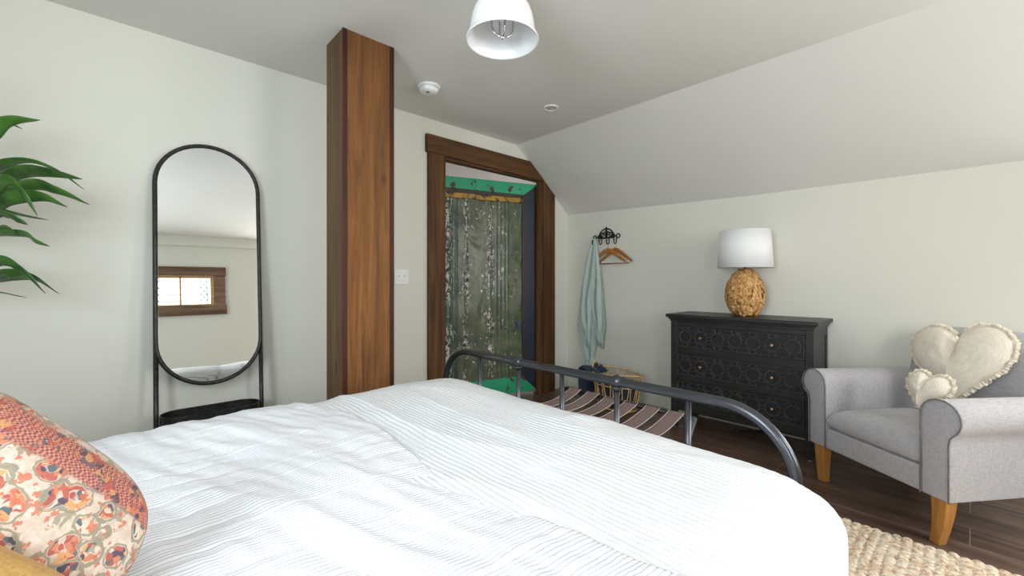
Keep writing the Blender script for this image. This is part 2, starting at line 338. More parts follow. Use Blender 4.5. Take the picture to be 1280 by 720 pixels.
a1 = m.ramp(m.math('ABSOLUTE', m.math('SUBTRACT', px, .148)), [(.019, 1.0), (.024, 0.0)]); a2 = m.ramp(m.math('ABSOLUTE', m.math('SUBTRACT', px, -.005)), [(.022, 1.0), (.026, 0.0)])
m.col(m.mix(m.math('MAXIMUM', a1, a2), field, border)); m.bump(m.noise(o, 240, 2), .4, .002); KILIM = m.m

# ------------------------------------------------------------------ the room
XL, XR, YB, YF, ZC = -1.15, 3.576, -1.5, 2.954, 2.42
XS = 2.815
KN = [(YF, 1.832), (2.35, 1.815), (1.14, 1.777), (-.19, 1.77), (YB, 1.765)]     # height of the knee wall along it
S('floor', MB().box((XL-.15, YB-.15, -.1), (XR+.15, 4.95, 0)), FLOOR)
S('ceiling', MB().box((XL-.1, YB-.1, ZC), (XS+.02, YF+.12, ZC+.1)), CEIL)
b = MB(); n = len(KN)
lo = [Vector((XR, y, z)) for y, z in KN]; hi = [Vector((XS, y, ZC)) for y, z in KN]; up = Vector((.06, 0, .09)); lo2 = [p+Vector((.03, 0, .12)) for p in lo]; hi2 = [p+Vector((0, 0, .1)) for p in hi]
b.add(lo+hi+lo2+hi2, [(i, i+1, n+i+1, n+i) for i in range(n-1)] + [(2*n+i, 3*n+i, 3*n+i+1, 2*n+i+1) for i in range(n-1)] + [(0, n, 3*n, 2*n), (n-1, 3*n-1, 4*n-1, 2*n-1)])
S('ceiling_slope', b, CEIL)
b = MB(); WR = (-1.32, -.38, .78, 1.66)
def kz(y):
    for (ya, za), (yb, zb) in zip(KN, KN[1:]):
        if yb <= y <= ya: return za+(zb-za)*(ya-y)/(ya-yb)
ys = sorted({y for y, z in KN} | {WR[0], WR[1]})
for ya, yb in zip(ys, ys[1:]):
    for lo_z, hi_z in (((0, WR[2]), (WR[3], None)) if WR[0] <= ya < WR[1] else ((0, None),)):
        za, zb = (kz(ya), kz(yb)) if hi_z is None else (hi_z, hi_z)
        b.prism([(XR, ya, lo_z), (XR, yb, lo_z), (XR, yb, zb), (XR, ya, za)], (.1, 0, 0))
S('wall_right', b, WALL)
def wallY(name, y0, y1, x0, x1, z0, z1, holes):      # wall in the XZ plane with rectangular openings
    xs = sorted({x0, x1, *[h[0] for h in holes], *[h[1] for h in holes]}); zs = sorted({z0, z1, *[h[2] for h in holes], *[h[3] for h in holes]}); b = MB()
    for i in range(len(xs)-1):
        for j in range(len(zs)-1):
            cx = (xs[i]+xs[i+1])/2; cz = (zs[j]+zs[j+1])/2
            if any(h[0] < cx < h[1] and h[2] < cz < h[3] for h in holes): continue
            b.box((xs[i], y0, zs[j]), (xs[i+1], y1, zs[j+1]))
    return b
DX0, DX1, DZ = 1.975, 3.165, 2.165
b = wallY('x', YF, YF+.12, 1.0, XS, 0, ZC, [(DX0, DX1, 0, DZ)]) if False else MB()
b.box((1.3, YF, 0), (DX0, YF+.12, ZC)); b.box((DX0, YF, DZ), (XS, YF+.12, ZC+.05)); b.box((DX1, YF, 0), (XR+.1, YF+.12, 1.9))
b.prism([(XS, YF, DZ), (DX1+.02, YF, DZ), (XS, YF, ZC+.05)][::-1], (0, .12, 0)); b.prism([(DX1, YF, 1.9), (XR, YF, 1.9), (DX1, YF, 2.20)], (0, .12, 0))
S('wall_front', b, WALL)
S('wall_mirror_side', MB().box((XL-.1, YF-.035, 0), (1.3, YF+.12, ZC+.05)), WALL)
WL = (-.2, .9, .85, 2.05)
b = MB()
b.box((XL-.1, YB-.1, 0), (XL, WL[0], ZC)); b.box((XL-.1, WL[1], 0), (XL, YF, ZC)); b.box((XL-.1, WL[0], 0), (XL, WL[1], WL[2])); b.box((XL-.1, WL[0], WL[3]), (XL, WL[1], ZC))
S('wall_left', b, WALL)
W1 = (.31, 1.03, 1.46, 1.87); W4 = (-.95, -.12, .80, 2.10); W5 = (1.58, 2.38, .80, 2.10)
S('wall_rear', wallY('r', YB-.14, YB, XL-.1, XR+.1, 0, ZC, [W1, W4, W5]), WALL)
S('trim_rear_beam', MB().box((XL, YB, 2.28), (2.9, YB+.05, ZC)), WALL, bevel=.003)
# hall beyond the door
S('wall_hall_back', MB().box((1.0, 4.75, 0), (4.3, 4.85, 2.5)), HALL); S('wall_hall_left', MB().box((1.0, YF+.12, 0), (1.1, 4.75, 2.5)), HALL); S('wall_hall_right', MB().box((4.2, YF+.12, 0), (4.3, 4.75, 2.5)), HALL)
S('ceiling_hall', MB().box((1.0, YF+.12, 2.40), (4.3, 4.85, 2.5)), HALL)

# windows
def frame_boxes(x0, x1, z0, z1, y0, y1, t):
    return [((x0, y0, z0), (x0+t, y1, z1)), ((x1-t, y0, z0), (x1, y1, z1)), ((x0+t, y0, z0), (x1-t, y1, z0+t)), ((x0+t, y0, z1-t), (x1-t, y1, z1))]
wd = empty('window_1', ((W1[0]+W1[1])/2, YB, W1[2]), kind='structure')
x0, x1, z0, z1 = W1; T = .14
for nm, bx in (('casing_board', ((x0-T-.01, YB, z1), (x1+T+.01, YB+.035, z1+.12))), ('casing_board', ((x0-T-.01, YB, z0-.13), (x1+T+.01, YB+.04, z0))), ('casing_board', ((x0-T, YB, z0), (x0, YB+.03, z1))), ('casing_board', ((x1, YB, z0), (x1+T, YB+.03, z1)))):
    mk(nm, MB().box(*bx), REARW, wd, bevel=.004)
b = MB(); [b.box(*q) for q in frame_boxes(x0, x1, z0, z1, YB-.07, YB-.02, .022)]; b.box(((x0+x1)/2-.008, YB-.07, z0), ((x0+x1)/2+.008, YB-.02, z1)); mk('sash', b, YELW, wd)
mk('glass_pane', MB().box((x0+.02, YB-.052, z0+.02), (x1-.02, YB-.049, z1-.02)), GLASS, wd)
b = MB()
def came(p, q): b.tube([(p[0], YB-.048, p[1]), (q[0], YB-.048, q[1])], .0036, 5)
for h, (xa, xb) in enumerate([(x0+.02, (x0+x1)/2-.008), ((x0+x1)/2+.008, x1-.02)]):
    L = xb-xa; za, zb = z0+.022, z1-.022; H = zb-za
    for k in (.14, .38, .63, .87): came((xa+.14*L if h == 0 else xa, za+k*H), (xb, za+k*H)) if h == 0 else came((xa, za+k*H), (xb-.14*L, za+k*H))
    e0 = xa if h == 0 else xb; sg = 1 if h == 0 else -1
    came((e0+sg*.12*L, za), (e0+sg*.12*L, zb)); came((e0+sg*.36*L, za), (e0+sg*.36*L, za+.14*H)); came((e0+sg*.36*L, zb), (e0+sg*.36*L, zb-.13*H))
    for k in (.14, .38, .63):
        came((e0+sg*.12*L, za+k*H), (e0+sg*.36*L, za+(k+.245)*H)); came((e0+sg*.36*L, za+k*H), (e0+sg*.12*L, za+(k+.245)*H))
mk('lead_lattice', b, LEAD, wd)
def plainwin(name, loc, boxes, glass):
    e = empty(name, loc, kind='structure'); b = MB(); [b.box(*q) for q in boxes]; mk('sash', b, WHITEP, e, bevel=.003); mk('glass_pane', MB().box(*glass), GLASS, e)
y0, y1, z0, z1 = WR; ym = (y0+y1)/2
plainwin('window_2', (XR, ym, z0), [((XR+.03, y0, z0), (XR+.09, y0+.045, z1)), ((XR+.03, y1-.045, z0), (XR+.09, y1, z1)), ((XR+.03, y0, z0), (XR+.09, y1, z0+.045)), ((XR+.03, y0, z1-.045), (XR+.09, y1, z1)), ((XR+.03, ym-.02, z0), (XR+.09, ym+.02, z1))],
         ((XR+.055, y0+.04, z0+.04), (XR+.059, y1-.04, z1-.04)))
for nm_, (x0, x1, z0, z1) in (('added_window_4', W4), ('window_5', W5)):  # first of the pair is made up, unseen, an opening for the rear fill
  plainwin(nm_, ((x0+x1)/2, YB, z0), frame_boxes(x0, x1, z0, z1, YB-.10, YB-.04, .045), ((x0+.04, YB-.075, z0+.04), (x1-.04, YB-.071, z1-.04)))
y0, y1, z0, z1 = WL
plainwin('window_3', (XL, (y0+y1)/2, z0), [((XL-.09, y0, z0), (XL-.03, y0+.045, z1)), ((XL-.09, y1-.045, z0), (XL-.03, y1, z1)), ((XL-.09, y0, z0), (XL-.03, y1, z0+.045)), ((XL-.09, y0, z1-.045), (XL-.03, y1, z1))],
         ((XL-.065, y0+.04, z0+.04), (XL-.061, y1-.04, z1-.04)))

# door casing and jamb
def slope_z(x): return ZC-(x-XS)*(ZC-1.832)/(XR-XS)
dc = empty('trim_door_casing', ((DX0+DX1)/2, YF, 0), kind='structure')
fy = YF-.028
mk('casing_upright', MB().box((1.83, fy, 0), (1.99, YF, 2.148)), CASEV, dc, bevel=.003)
xa, xb = 3.165, 3.335
mk('casing_upright', MB().prism([(xa, fy, 0), (xb, fy, 0), (xb, fy, slope_z(xb)-.012), (xa, fy, slope_z(xa)-.012)], (0, .028, 0)), CASEV, dc, bevel=.003)
xc = XS+(ZC-2.288)*(XR-XS)/(ZC-1.832)-.02; xd = 3.165
mk('casing_header', MB().prism([(1.812, fy-.006, 2.148), (xd, fy-.006, 2.125), (xd, fy-.006, slope_z(xd)-.012), (xc, fy-.006, 2.288), (1.812, fy-.006, 2.29)], (0, .034, 0)), CASEH, dc, bevel=.003)
mk('jamb', MB().box((3.10, YF-.012, 0), (xa, YF+.024, DZ-.03)), CASEV, dc, bevel=.004); mk('jamb', MB().box((DX0, YF-.005, 0), (1.99, YF+.13, DZ-.03)), CASEV, dc, bevel=.002)
mk('head_jamb', MB().box((DX0, YF-.012, 2.118), (3.165, YF+.05, DZ)), CASEH, dc, bevel=.003)

# open painted door: local x across (hinge at +), y thickness, z up
hinge = Vector((3.140, 2.985, 0)); ddir = Vector((-.946, .324, 0))
DW, DB, DT = 1.12, .025, 2.095
xax = -ddir; yax = Vector((0, 0, 1)).cross(xax)      # yax points away from the room
Md = Matrix(((xax.x, yax.x, 0, hinge.x+ddir.x*DW/2), (xax.y, yax.y, 0, hinge.y+ddir.y*DW/2), (0, 0, 1, 0), (0, 0, 0, 1)))
dr = empty('door_1', Md.translation, kind='structure')
hw = DW/2; sw = .175; tr = .125
mk('top_rail', MB().prism([(-hw, 0, DT), (hw, 0, DT), (hw-sw+.02, 0, DT-.115), (-hw, 0, DT-.105)], (0, .05, 0)), TEAL, dr, M=Md, bevel=.004, label='teal top rail')
mk('bottom_rail', MB().prism([(-hw, -.012, DB), (hw-.02, -.012, DB), (hw-sw, -.012, DB+.16), (-hw, -.012, DB+.14)], (0, .06, 0)), TEAL, dr, M=Md, bevel=.004, label='teal bottom rail with rusty chips')
mk('hinge_stile', MB().prism([(hw-sw, 0, DB+.165), (hw, 0, DB), (hw, 0, DT-.002), (hw-sw, 0, DT-.125)], (0, .05, 0)), NAVP, dr, M=Md, bevel=.003, label='navy stile')
mk('lock_stile', MB().box((-hw, 0, DB+.145), (-hw+.1, .05, DT-.11)), BROWNF, dr, M=Md, bevel=.003)
mk('moulding', MB().box((-hw+.1, -.012, DT-.200), (hw-sw, .03, DT-.148)), YELP, dr, M=Md, bevel=.008, label='yellow moulding')
mk('frame_recess', MB().box((-hw+.1, .006, DT-.147), (hw-sw, .04, DT-.104)), BROWNF, dr, M=Md, bevel=.004)
def panel(u, v):
    x = -hw+.1+(DW-.1-sw)*u; z = DB+.13+(DT-DB-.30)*v
    d = 0
    for xc_, a, wd_ in ((.045, .010, .012), (-.195, .010, .01), (.11, .010, .008), (.15, .010, .008), (.19, .010, .008), (.23, .009, .008), (-.40, .010, .010), (-.34, .010, .008), (-.29, .008, .008)):
        d -= a*math.exp(-((x-xc_)/wd_)**2)
    d += .007*(noise.noise(Vector((x*5, 0, z*4)))) + .002*noise.noise(Vector((x*13, 3, z*9)))
    nn = noise.noise(Vector((x*9+4, 7, z*7))); d += .008*max(0, nn-.25)*2
    return (x, .012+d, z)
mk('metal_panel', MB().grid(panel, 130, 210), SHEET, dr, M=Md, smooth=True, solid=.004, soff=1)

# timber post made of four boards
x0, x1, y0, y1 = .862, 1.146, 2.192, 2.42
pt = empty('timber_post', ((x0+x1)/2, (y0+y1)/2, 0), 'reclaimed timber post boxed in boards with dark red edges, beside the mirror', 'post')
mk('front_board', MB().box((x0+.0235, y0-.0, 0), (x1-.0235, y0+.03, ZC)), POSTF, pt, bevel=.002); mk('side_board', MB().box((x0, y0+.003, 0), (x0+.023, y1, ZC)), POSTL, pt, bevel=.002)
mk('side_board', MB().box((x1-.023, y0+.003, 0), (x1, y1, ZC)), POSTL, pt, bevel=.002); mk('back_board', MB().box((x0+.019, y1-.025, 0), (x1-.019, y1, ZC)), POSTL, pt, bevel=.002)
mk('edge_strip', MB().box((x0-.001, y0-.001, 0), (x0+.023, y0+.003, ZC)), POSTR, pt, label='dark red edge strip'); mk('edge_strip', MB().box((x1-.023, y0-.001, 0), (x1+.001, y0+.003, ZC)), POSTR, pt, label='dark red edge strip')

# light switch
p = PY(502, 346, YF)
sp = empty('light_switch', (p.x, YF, p.z-.058), 'white double toggle light switch plate on the wall between post and doorway', 'light switch')
mk('cover_plate', MB().box((p.x-.058, YF-.007, p.z-.058), (p.x+.058, YF, p.z+.058)), WHITEP, sp, bevel=.004)
for s in (-.023, .023):
    mk('toggle', MB().box((p.x+s-.005, YF-.018, p.z-.004), (p.x+s+.005, YF-.007, p.z+.012)), WHITEP, sp, bevel=.002)
    mk('screw', MB().tube([(p.x+s, YF-.009, p.z-.03), (p.x+s, YF-.006, p.z-.03)], .0025, 8), GREYM, sp)

# ------------------------------------------------------------------ ceiling fixtures
c = PD(628, 352, 1.80); c.z = 0; zr = CH+(352-51)/FP*1.80
cl = empty('ceiling_light', (c.x, c.y, ZC), 'white dome ceiling light with bright metal arms inside, hanging near the camera', 'ceiling light')
prof = [(.001, .212), (.03, .210), (.055, .200), (.085, .172), (.104, .148), (.117, .128), (.127, .100), (.132, .075), (.136, .045), (.141, .022), (.148, .010), (.153, .002), (.151, -.003), (.146, .001), (.136, .016), (.130, .045), (.126, .075), (.121, .098), (.111, .126), (.098, .145), (.079, .167), (.05, .192), (.001, .203)]
mk('dome_shade', MB().lathe(prof, (c.x, c.y, zr), 64, cap=False), WHITEE, cl, smooth=True)
mk('canopy', MB().lathe([(.06, 0), (.062, -.012), (.05, -.022), (.012, -.03)], (c.x, c.y, ZC), 32), WHITEE, cl, smooth=True)
if zr+.21 < ZC-.03: mk('stem', MB().tube([(c.x, c.y, zr+.205), (c.x, c.y, ZC-.025)], .012, 12), CHROME, cl, smooth=True)
for k in range(4):
    a = math.pi/4+k*math.pi/2+.3; d = Vector((math.cos(a), math.sin(a), 0)); q = Vector((c.x, c.y, zr))
    pts = [q+d*.047+Vector((0, 0, .175))] + [q+d*(.047*math.cos(t))+Vector((0, 0, .06-.045*math.sin(t))) for t in [i*math.pi/2/8 for i in range(9)]]
    mk('arm', MB().tube(pts, .0045, 8), CHROME, cl, smooth=True)
mk('finial', MB().ball((c.x, c.y, zr+.014), .009), CHROME, cl, smooth=True)
mk('bulb', MB().lathe([(.001, -.03), (.012, -.026), (.018, -.01), (.017, .01), (.011, .03), (.010, .05)], (c.x, c.y, zr+.108), 20), WHITEP, cl, smooth=True)
mk('socket', MB().lathe([(.014, 0), (.014, .045)], (c.x, c.y, zr+.158), 20), CHROME, cl, smooth=True)
t = 1.3*FP/(352-108); q = PD(536, 352, t)
sd = empty('smoke_detector', (q.x, q.y, ZC), 'round white smoke detector on the ceiling beside the timber post', 'smoke detector')
mk('base_ring', MB().lathe([(.075, 0), (.075, -.012), (.06, -.014)], (q.x, q.y, ZC), 40), WHITEP, sd, smooth=True, bevel=.002)
mk('body', MB().lathe([(.062, -.014), (.062, -.032), (.054, -.042), (.02, -.045)], (q.x, q.y, ZC), 40), WHITEP, sd, smooth=True)
mk('test_button', MB().lathe([(.012, -.045), (.011, -.048)], (q.x-.015, q.y-.01, ZC), 16), GREYM, sd, smooth=True)
t = 1.3*FP/(352-134.5); q = PD(688.5, 352, t)
dl = empty('recessed_light', (q.x, q.y, ZC), 'small flush round downlight in the ceiling above the doorway', 'downlight')
mk('trim_ring', MB().lathe([(.056, 0), (.055, -.006), (.045, -.008), (.042, -.004)], (q.x, q.y, ZC), 40, cap=False), WHITEP, dl, smooth=True)
mk('lens', MB().lathe([(.043, -.002), (.043, -.004)], (q.x, q.y, ZC), 32), simple('frosted_lens', (196, 190, 192), .4), dl)

# ------------------------------------------------------------------ floor mirror, leaning back
mx0, mx1 = .150, .640; tilt = math.radians(4.4); ybot = 2.754
def MM(x, z, off=0):       # point on the leaning plane; off = towards the room
    return Vector((x, ybot+math.sin(tilt)*z-off*math.cos(tilt), math.cos(tilt)*z-off*math.sin(tilt)))
fm = empty('floor_mirror', ((mx0+mx1)/2, ybot, 0), 'tall pill-shaped mirror in a thin black frame with a low tray, leaning on the wall', 'mirror')
zt, zb = 1.885, .565; fr = .011; W = (mx1-mx0)/2-fr; cx = (mx0+mx1)/2
cap = [(cx+W*math.cos(a), zt-fr-W+W*math.sin(a)) for a in [i*math.pi/24 for i in range(25)]] + [(cx-W, zt-fr-W-(zt-zb-2*fr-2*W)*k/6) for k in range(1, 6)] + \
      [(cx+W*math.cos(a), zb+fr+W+W*math.sin(a)) for a in [math.pi+i*math.pi/24 for i in range(25)]] + [(cx+W, zb+fr+W+(zt-zb-2*fr-2*W)*k/6) for k in range(1, 6)]
nrm = Vector((0, math.cos(tilt), -math.sin(tilt)))
mk('frame', MB().tube([MM(x, z) for x, z in cap], .015, 12, closed=True, rx=fr, up=nrm), BLKM, fm, smooth=True)
b = MB(); b.add([MM(cx+(x-cx)*.985, z, .002) for x, z in cap], [tuple(range(len(cap)))]); mk('mirror_glass', b, MIRR, fm)
b = MB(); b.add([MM(cx+(x-cx)*.985, z, -.008) for x, z in cap], [tuple(range(len(cap)))[::-1]]); mk('backing', b, BLKM, fm, solid=.004)
for xx in (mx0+fr, mx1-fr): mk('side_rail', MB().tube([MM(xx, 0.0), MM(xx, zb+W+.01)], .011, 10), BLKM, fm, smooth=True)
b = MB(); tz = .392; th = .05; tl = W-.012; td = .09; k = 24
oval = [(cx+(tl-td)*(1 if math.cos(a) > 0 else -1)+td*math.cos(a), td*math.sin(a)) for a in [2*math.pi*i/48+.0001 for i in range(48)]]
yc = MM(0, tz).y-.0
def ring(sc, z): return [Vector((cx+(x-cx)*(1-sc/tl), yc+y*(1-sc/td), z)) for x, y in oval]
rs = [ring(0, tz), ring(0, tz+th), ring(.005, tz+th), ring(.005, tz+.006)]; b.add(sum(rs, []), [tuple(range(48))[::-1]]+[(48*j+i, 48*j+(i+1) % 48, 48*(j+1)+(i+1) % 48, 48*(j+1)+i) for j in range(3) for i in range(48)]+[tuple(144+i for i in range(48))])
mk('tray', b, BLKM, fm, smooth=False)

# ------------------------------------------------------------------ bed
XF, YN, YFAR, ZR = 1.33, .318, 1.958, .76
bd = empty('metal_bed', (.3, 1.10, 0), 'dark grey tubular metal bed with arched footboard', 'bed')
def arch(x, z0, zt, rc=.19, rt=.0165):
    pts = [(x, YN, z0)]; 
    for i in range(13):
        a = i*math.pi/2/12; pts.append((x, YN+rc-rc*math.cos(a), zt-rc+rc*math.sin(a)))
    pts += [(x, YN+rc+(YFAR-YN-2*rc)*k/8, zt) for k in range(1, 8)]
    for i in range(13):
        a = i*math.pi/2/12; pts.append((x, YFAR-rc+rc*math.sin(a), zt-rc+rc*math.cos(a)))
    pts.append((x, YFAR, z0)); return MB().tube(pts, rt, 14)
mk('footboard_arch', arch(XF, 0, ZR, .19), BEDM, bd, smooth=True)
def yrail(u): lat = (u-640)/FP; return XF*(F_.y+R_.y*lat)/(F_.x+R_.x*lat)
for i, u in enumerate((600, 648, 702.5, 771, 860)):
    y = yrail(u); mk('spindle', MB().tube([(XF, y, .30), (XF, y, ZR-.01)], .010, 12), BEDM, bd, smooth=True)
    if i in (1, 3):
        kb = mk('knob', MB().ball((XF, y, ZR+.001), .0235, 20, (.95, 1.15, .95)), BEDM, bd, smooth=True)
        mk('knob_collar', MB().lathe([(.013, -.034), (.020, -.022), (.020, -.017)], (XF, y, ZR), 18), BEDM, kb, smooth=True)
mk('lower_rail', MB().tube([(XF, YN, .30), (XF, YFAR, .30)], .012, 10), BEDM, bd, smooth=True)
mk('headboard_arch', arch(-.83, 0, 1.02), BEDM, bd, smooth=True)
for y in (YN+.03, YFAR-.03): mk('side_rail', MB().box((-.83, y-.012, .26), (XF, y+.012, .32)), BEDM, bd, bevel=.003)
mk('slat_deck', MB().box((-.80, YN+.03, .29), (XF-.03, YFAR-.03, .305)), BEDM, bd)
X0, X1, Y0, Y1, ZT = -.80, 1.245, .235, 1.845, .622
mk('mattress', MB().box((X0+.03, Y0+.10, .306), (X1-.08, Y1-.03, ZT-.045)), MATT, bevel=.05, bseg=4, label='thick mattress hidden under the white bedspread on the metal bed', cat='mattress')
def sd_core(x, y, R=.17):
    cx_ = min(max(x, X0+R), X1-R); cy_ = min(max(y, Y0+R), Y1-R); d = Vector((x-cx_, y-cy_)); L = d.length
    return L, (d/L if L > 1e-6 else Vector((0, 0))), cx_, cy_, R
def drape(x, y, wr, rr=.06, lift=0):
    L, dn, cx_, cy_, R = sd_core(x, y)
    z = ZT+.022*x+lift+wr(x, y)-.020*min(1, max(0, L/(R+.02)))**2.2
    if L <= R: return Vector((x, y, z))
    e = L-R; 
    if e < rr*math.pi/2: a = e/rr; o_ = rr*math.sin(a); dz = rr*(1-math.cos(a))
    else: o_ = rr+(e-rr*math.pi/2)*.10; dz = rr+(e-rr*math.pi/2)*.99
    ang = math.atan2(dn.y, dn.x); rip = .010*min(1, e/.2)*math.sin((x+y)*24+3*noise.noise(Vector((x*2, y*2, 0))))
    o_ += rip+lift
    return Vector((cx_+dn.x*(R+o_), cy_+dn.y*(R+o_), max(z-dz, .12)))
def ridge(x, y, f, s): return (1-abs(noise.noise(Vector((x*f+s, y*f*.9, s)))))**4
def wr1(x, y):
    w_ = .010*noise.noise(Vector((x*2.2, y*1.5, 0)))+.005*noise.noise(Vector((x*7+3, y*2.0, 1)))+.003*noise.noise(Vector((x*19+3, y*8, 2)))
    w_ += .010*ridge(x*1.6+.22*y, y*.5, 2.6, 4.0)-.003
    w_ += .0007*math.sin(2*math.pi*(x+.015*noise.noise(Vector((x*3, y*3, 4))))/.0175)+.0013*noise.noise(Vector((x*34, y*70, 5)))
    return w_
DXA = 1.225
def bedfn(u, v):
    x = .40+(X1+.30-.40)*u; y = Y0-.44+(Y1-Y0+.86)*v; p = drape(x, y, wr1); p.x = min(p.x, XF-.028) if (YN-.03 < p.y < YFAR+.03) else p.x; return p
mk('bedspread', MB().grid(bedfn, 250, 330), SEER, smooth=True, solid=.006, label='white ribbed seersucker bedspread over the foot of the bed', cat='bedspread')
def wr2(x, y):
    w_ = .010*noise.noise(Vector((x*2.4, y*2.2, 3)))
    a = x+.30*y+.03*noise.noise(Vector((x*2, y*2, 8)))
    w_ += .0085*ridge(a*1.6, y*.35, 4.0, 1.5)+.0055*noise.noise(Vector((a*15, y*2.4, 4)))+.0042*noise.noise(Vector((a*30, y*8, 6)))
    q = (y+.01)/.088+.25*noise.noise(Vector((x*2, y*2, 1))); q -= math.floor(q)
    w_ -= .0035*math.exp(-((q-.5)/.10)**2)*(.5+noise.noise(Vector((x*4, y*3, 5))))
    return w_
def edge(y): return .635+.03*math.sin(y*5.0)+.02*noise.noise(Vector((y*6, 2, 0)))-.09*max(0, y-1.15)
def covfn(u, v):
    y = Y0-.46+(Y1-Y0+.90)*v; x = -.86+(edge(y)+.86)*u; lift = .016*(1-u**16)+.0
    return drape(x, y, wr2, lift=lift)
mk('striped_coverlet', MB().grid(covfn, 200, 260), STRP, smooth=True, solid=.006, label='white coverlet with fine grey pinstripes lying over the head half of the bed', cat='coverlet')

# cushions -----------------------------------------------------------
def frameM(origin, xa, za):           # xa: object x, za: object z (normal)
    xa = xa.normalized(); za = (za-xa*za.dot(xa)).normalized(); ya = za.cross(xa)
    return Matrix(((xa.x, ya.x, za.x, origin.x), (xa.y, ya.y, za.y, origin.y), (xa.z, ya.z, za.z, origin.z), (0, 0, 0, 1)))
def cushion(hx, hy, th, n=40, se=3.2, seed=0):
    b = MB()
    for s in (1, -1):
        def fn(u, v):
            a, c_ = 2*u-1, 2*v-1
            x = hx*a*(1-.30*c_*c_*c_*c_)**.5*(1-.03*c_*c_); y = hy*c_*(1-.30*a*a*a*a)**.5*(1-.03*a*a)
            h = ((1-abs(a)**2.4)*(1-abs(c_)**2.4))**.5
            z = s*th*h*(1+.10*noise.noise(Vector((a*2, c_*2, seed+s)))) + .004*noise.noise(Vector((a*7, c_*7, seed)))*h
            return (x, y, z)
        base = len(b.v); b.grid(fn, n, n)
        if s < 0: b.f = [f if min(f) < base else f[::-1] for f in b.f]
    return b
def in_plane(org, nz, u0, v0, u1, v1):       # direction lying in the cushion's plane
    eye = Vector((0, 0, CH)); out = []
    for u, v in ((u0, v0), (u1, v1)):
        d = PD(u, v, 1)-eye; out.append(eye+d*((org-eye).dot(nz)/d.dot(nz)))
    return (out[1]-out[0]).normalized()
org = PD(-112, 694, .52); nz = Vector((.30, -.86, .42)).normalized(); xa = in_plane(org, nz, -112, 694, -17, 617)
mk('cushion', cushion(.186, .22, .065, seed=3), KILIM, smooth=True, M=frameM(org, xa, nz), label='square cushion with a red, orange and cream rug pattern propped on the bed', cat='cushion')
org2 = PD(-178, 880, .42); xa = in_plane(org2, nz, -178, 880, -98, 800); mk('cushion', cushion(.14, .17, .05, seed=8), MUST, smooth=True, M=frameM(org2, xa, nz), label='plain mustard yellow cushion in front of the patterned one', cat='cushion')

# ------------------------------------------------------------------ luggage rack
lr = empty('luggage_rack', (1.73, 1.24, 0), 'folding metal luggage rack with six brown webbing straps behind the footboard', 'luggage rack')
xa_, xb_, ya_, yb_, zt_ = 1.49, 1.95, .86, 1.64, .49
for x in (xa_, xb_): mk('top_rail', MB().tube([(x, ya_, zt_), (x, yb_, zt_)], .011, 12), BLKM, lr, smooth=True)
for y, s in ((ya_+.004, 1), (yb_-.004, -1)):
    mk('leg', MB().tube([(xb_, y, zt_+.004), (xa_+.03, y, .011)], .011, 10), GREYM, lr, smooth=True); mk('leg', MB().tube([(xa_, y+s*.024, zt_+.004), (xb_-.03, y+s*.024, .011)], .011, 10), GREYM, lr, smooth=True)
for x in (xa_+.03, xb_-.03): mk('foot_bar', MB().tube([(x, ya_, .012), (x, yb_, .012)], .010, 10), GREYM, lr, smooth=True)
for k in range(6):
    yc_ = .9165+.0365+.12*k
    def sf(u, v): x = xa_-.004+(xb_-xa_+.008)*u; return (x, yc_-.0365+.073*v, zt_+.013-.045*math.sin(math.pi*u)**.8+.002*math.sin(9*u+k))
    st = mk('strap', MB().grid(sf, 24, 6), STRAP, lr, smooth=True, solid=.003)
    for e in (-.036, .036): mk('strap_edging', MB().tube([Vector(sf(i/24, .5+e/.073))+Vector((0, 0, .002)) for i in range(25)], .0015, 6), PIPEW, st, smooth=True)

# ------------------------------------------------------------------ dresser
dy0, dy1, dxf, dxb = .668, 1.595, 3.175, 3.556
ds = empty('dresser', ((dxf+dxb)/2, (dy0+dy1)/2, 0), 'black three-drawer dresser with fretwork drawer fronts against the far wall', 'dresser')
b = MB(); b.box((dxf+.012, dy0+.006, .14), (dxb, dy0+.02, .82)); b.box((dxf+.012, dy1-.02, .14), (dxb, dy1-.006, .82)); b.box((dxb-.012, dy0+.02, .14), (dxb, dy1-.02, .82)); b.box((dxf+.04, dy0+.02, .14), (dxb-.012, dy1-.02, .155)); mk('carcass', b, DRBLK, ds)
for y in (dy0, dy1-.045):
    for x in (dxf, dxb-.04): mk('leg', MB().box((x, y, .006), (x+.04, y+.045, .82)), DRBLK, ds, bevel=.003)
rows = [(.622, .780), (.408, .566), (.200, .362)]
mk('front_rail', MB().box((dxf+.003, dy0+.045, .78), (dxf+.03, dy1-.045, .83)), DRBLK, ds, bevel=.002)
mk('front_rail', MB().box((dxf+.003, dy0+.045, .566), (dxf+.03, dy1-.045, .622)), DRBLK, ds, bevel=.002); mk('front_rail', MB().box((dxf+.003, dy0+.045, .362), (dxf+.03, dy1-.045, .408)), DRBLK, ds, bevel=.002)
mk('apron', MB().box((dxf+.003, dy0+.045, .135), (dxf+.03, dy1-.045, .200)), DRBLK, ds, bevel=.002)
mk('side_rail', MB().box((dxf+.04, dy0, .76), (dxb-.04, dy0+.012, .82)), DRBLK, ds, bevel=.002); mk('side_rail', MB().box((dxf+.04, dy0, .14), (dxb-.04, dy0+.012, .20)), DRBLK, ds, bevel=.002)
b = MB()
for (o_, z_, z2) in ((.006, .815, .832), (.016, .832, .846), (.030, .846, .872)): b.box((dxf-o_, dy0-o_, z_), (dxb, dy1+o_, z2))
mk('top', b, DRBLK, ds, bevel=.004)
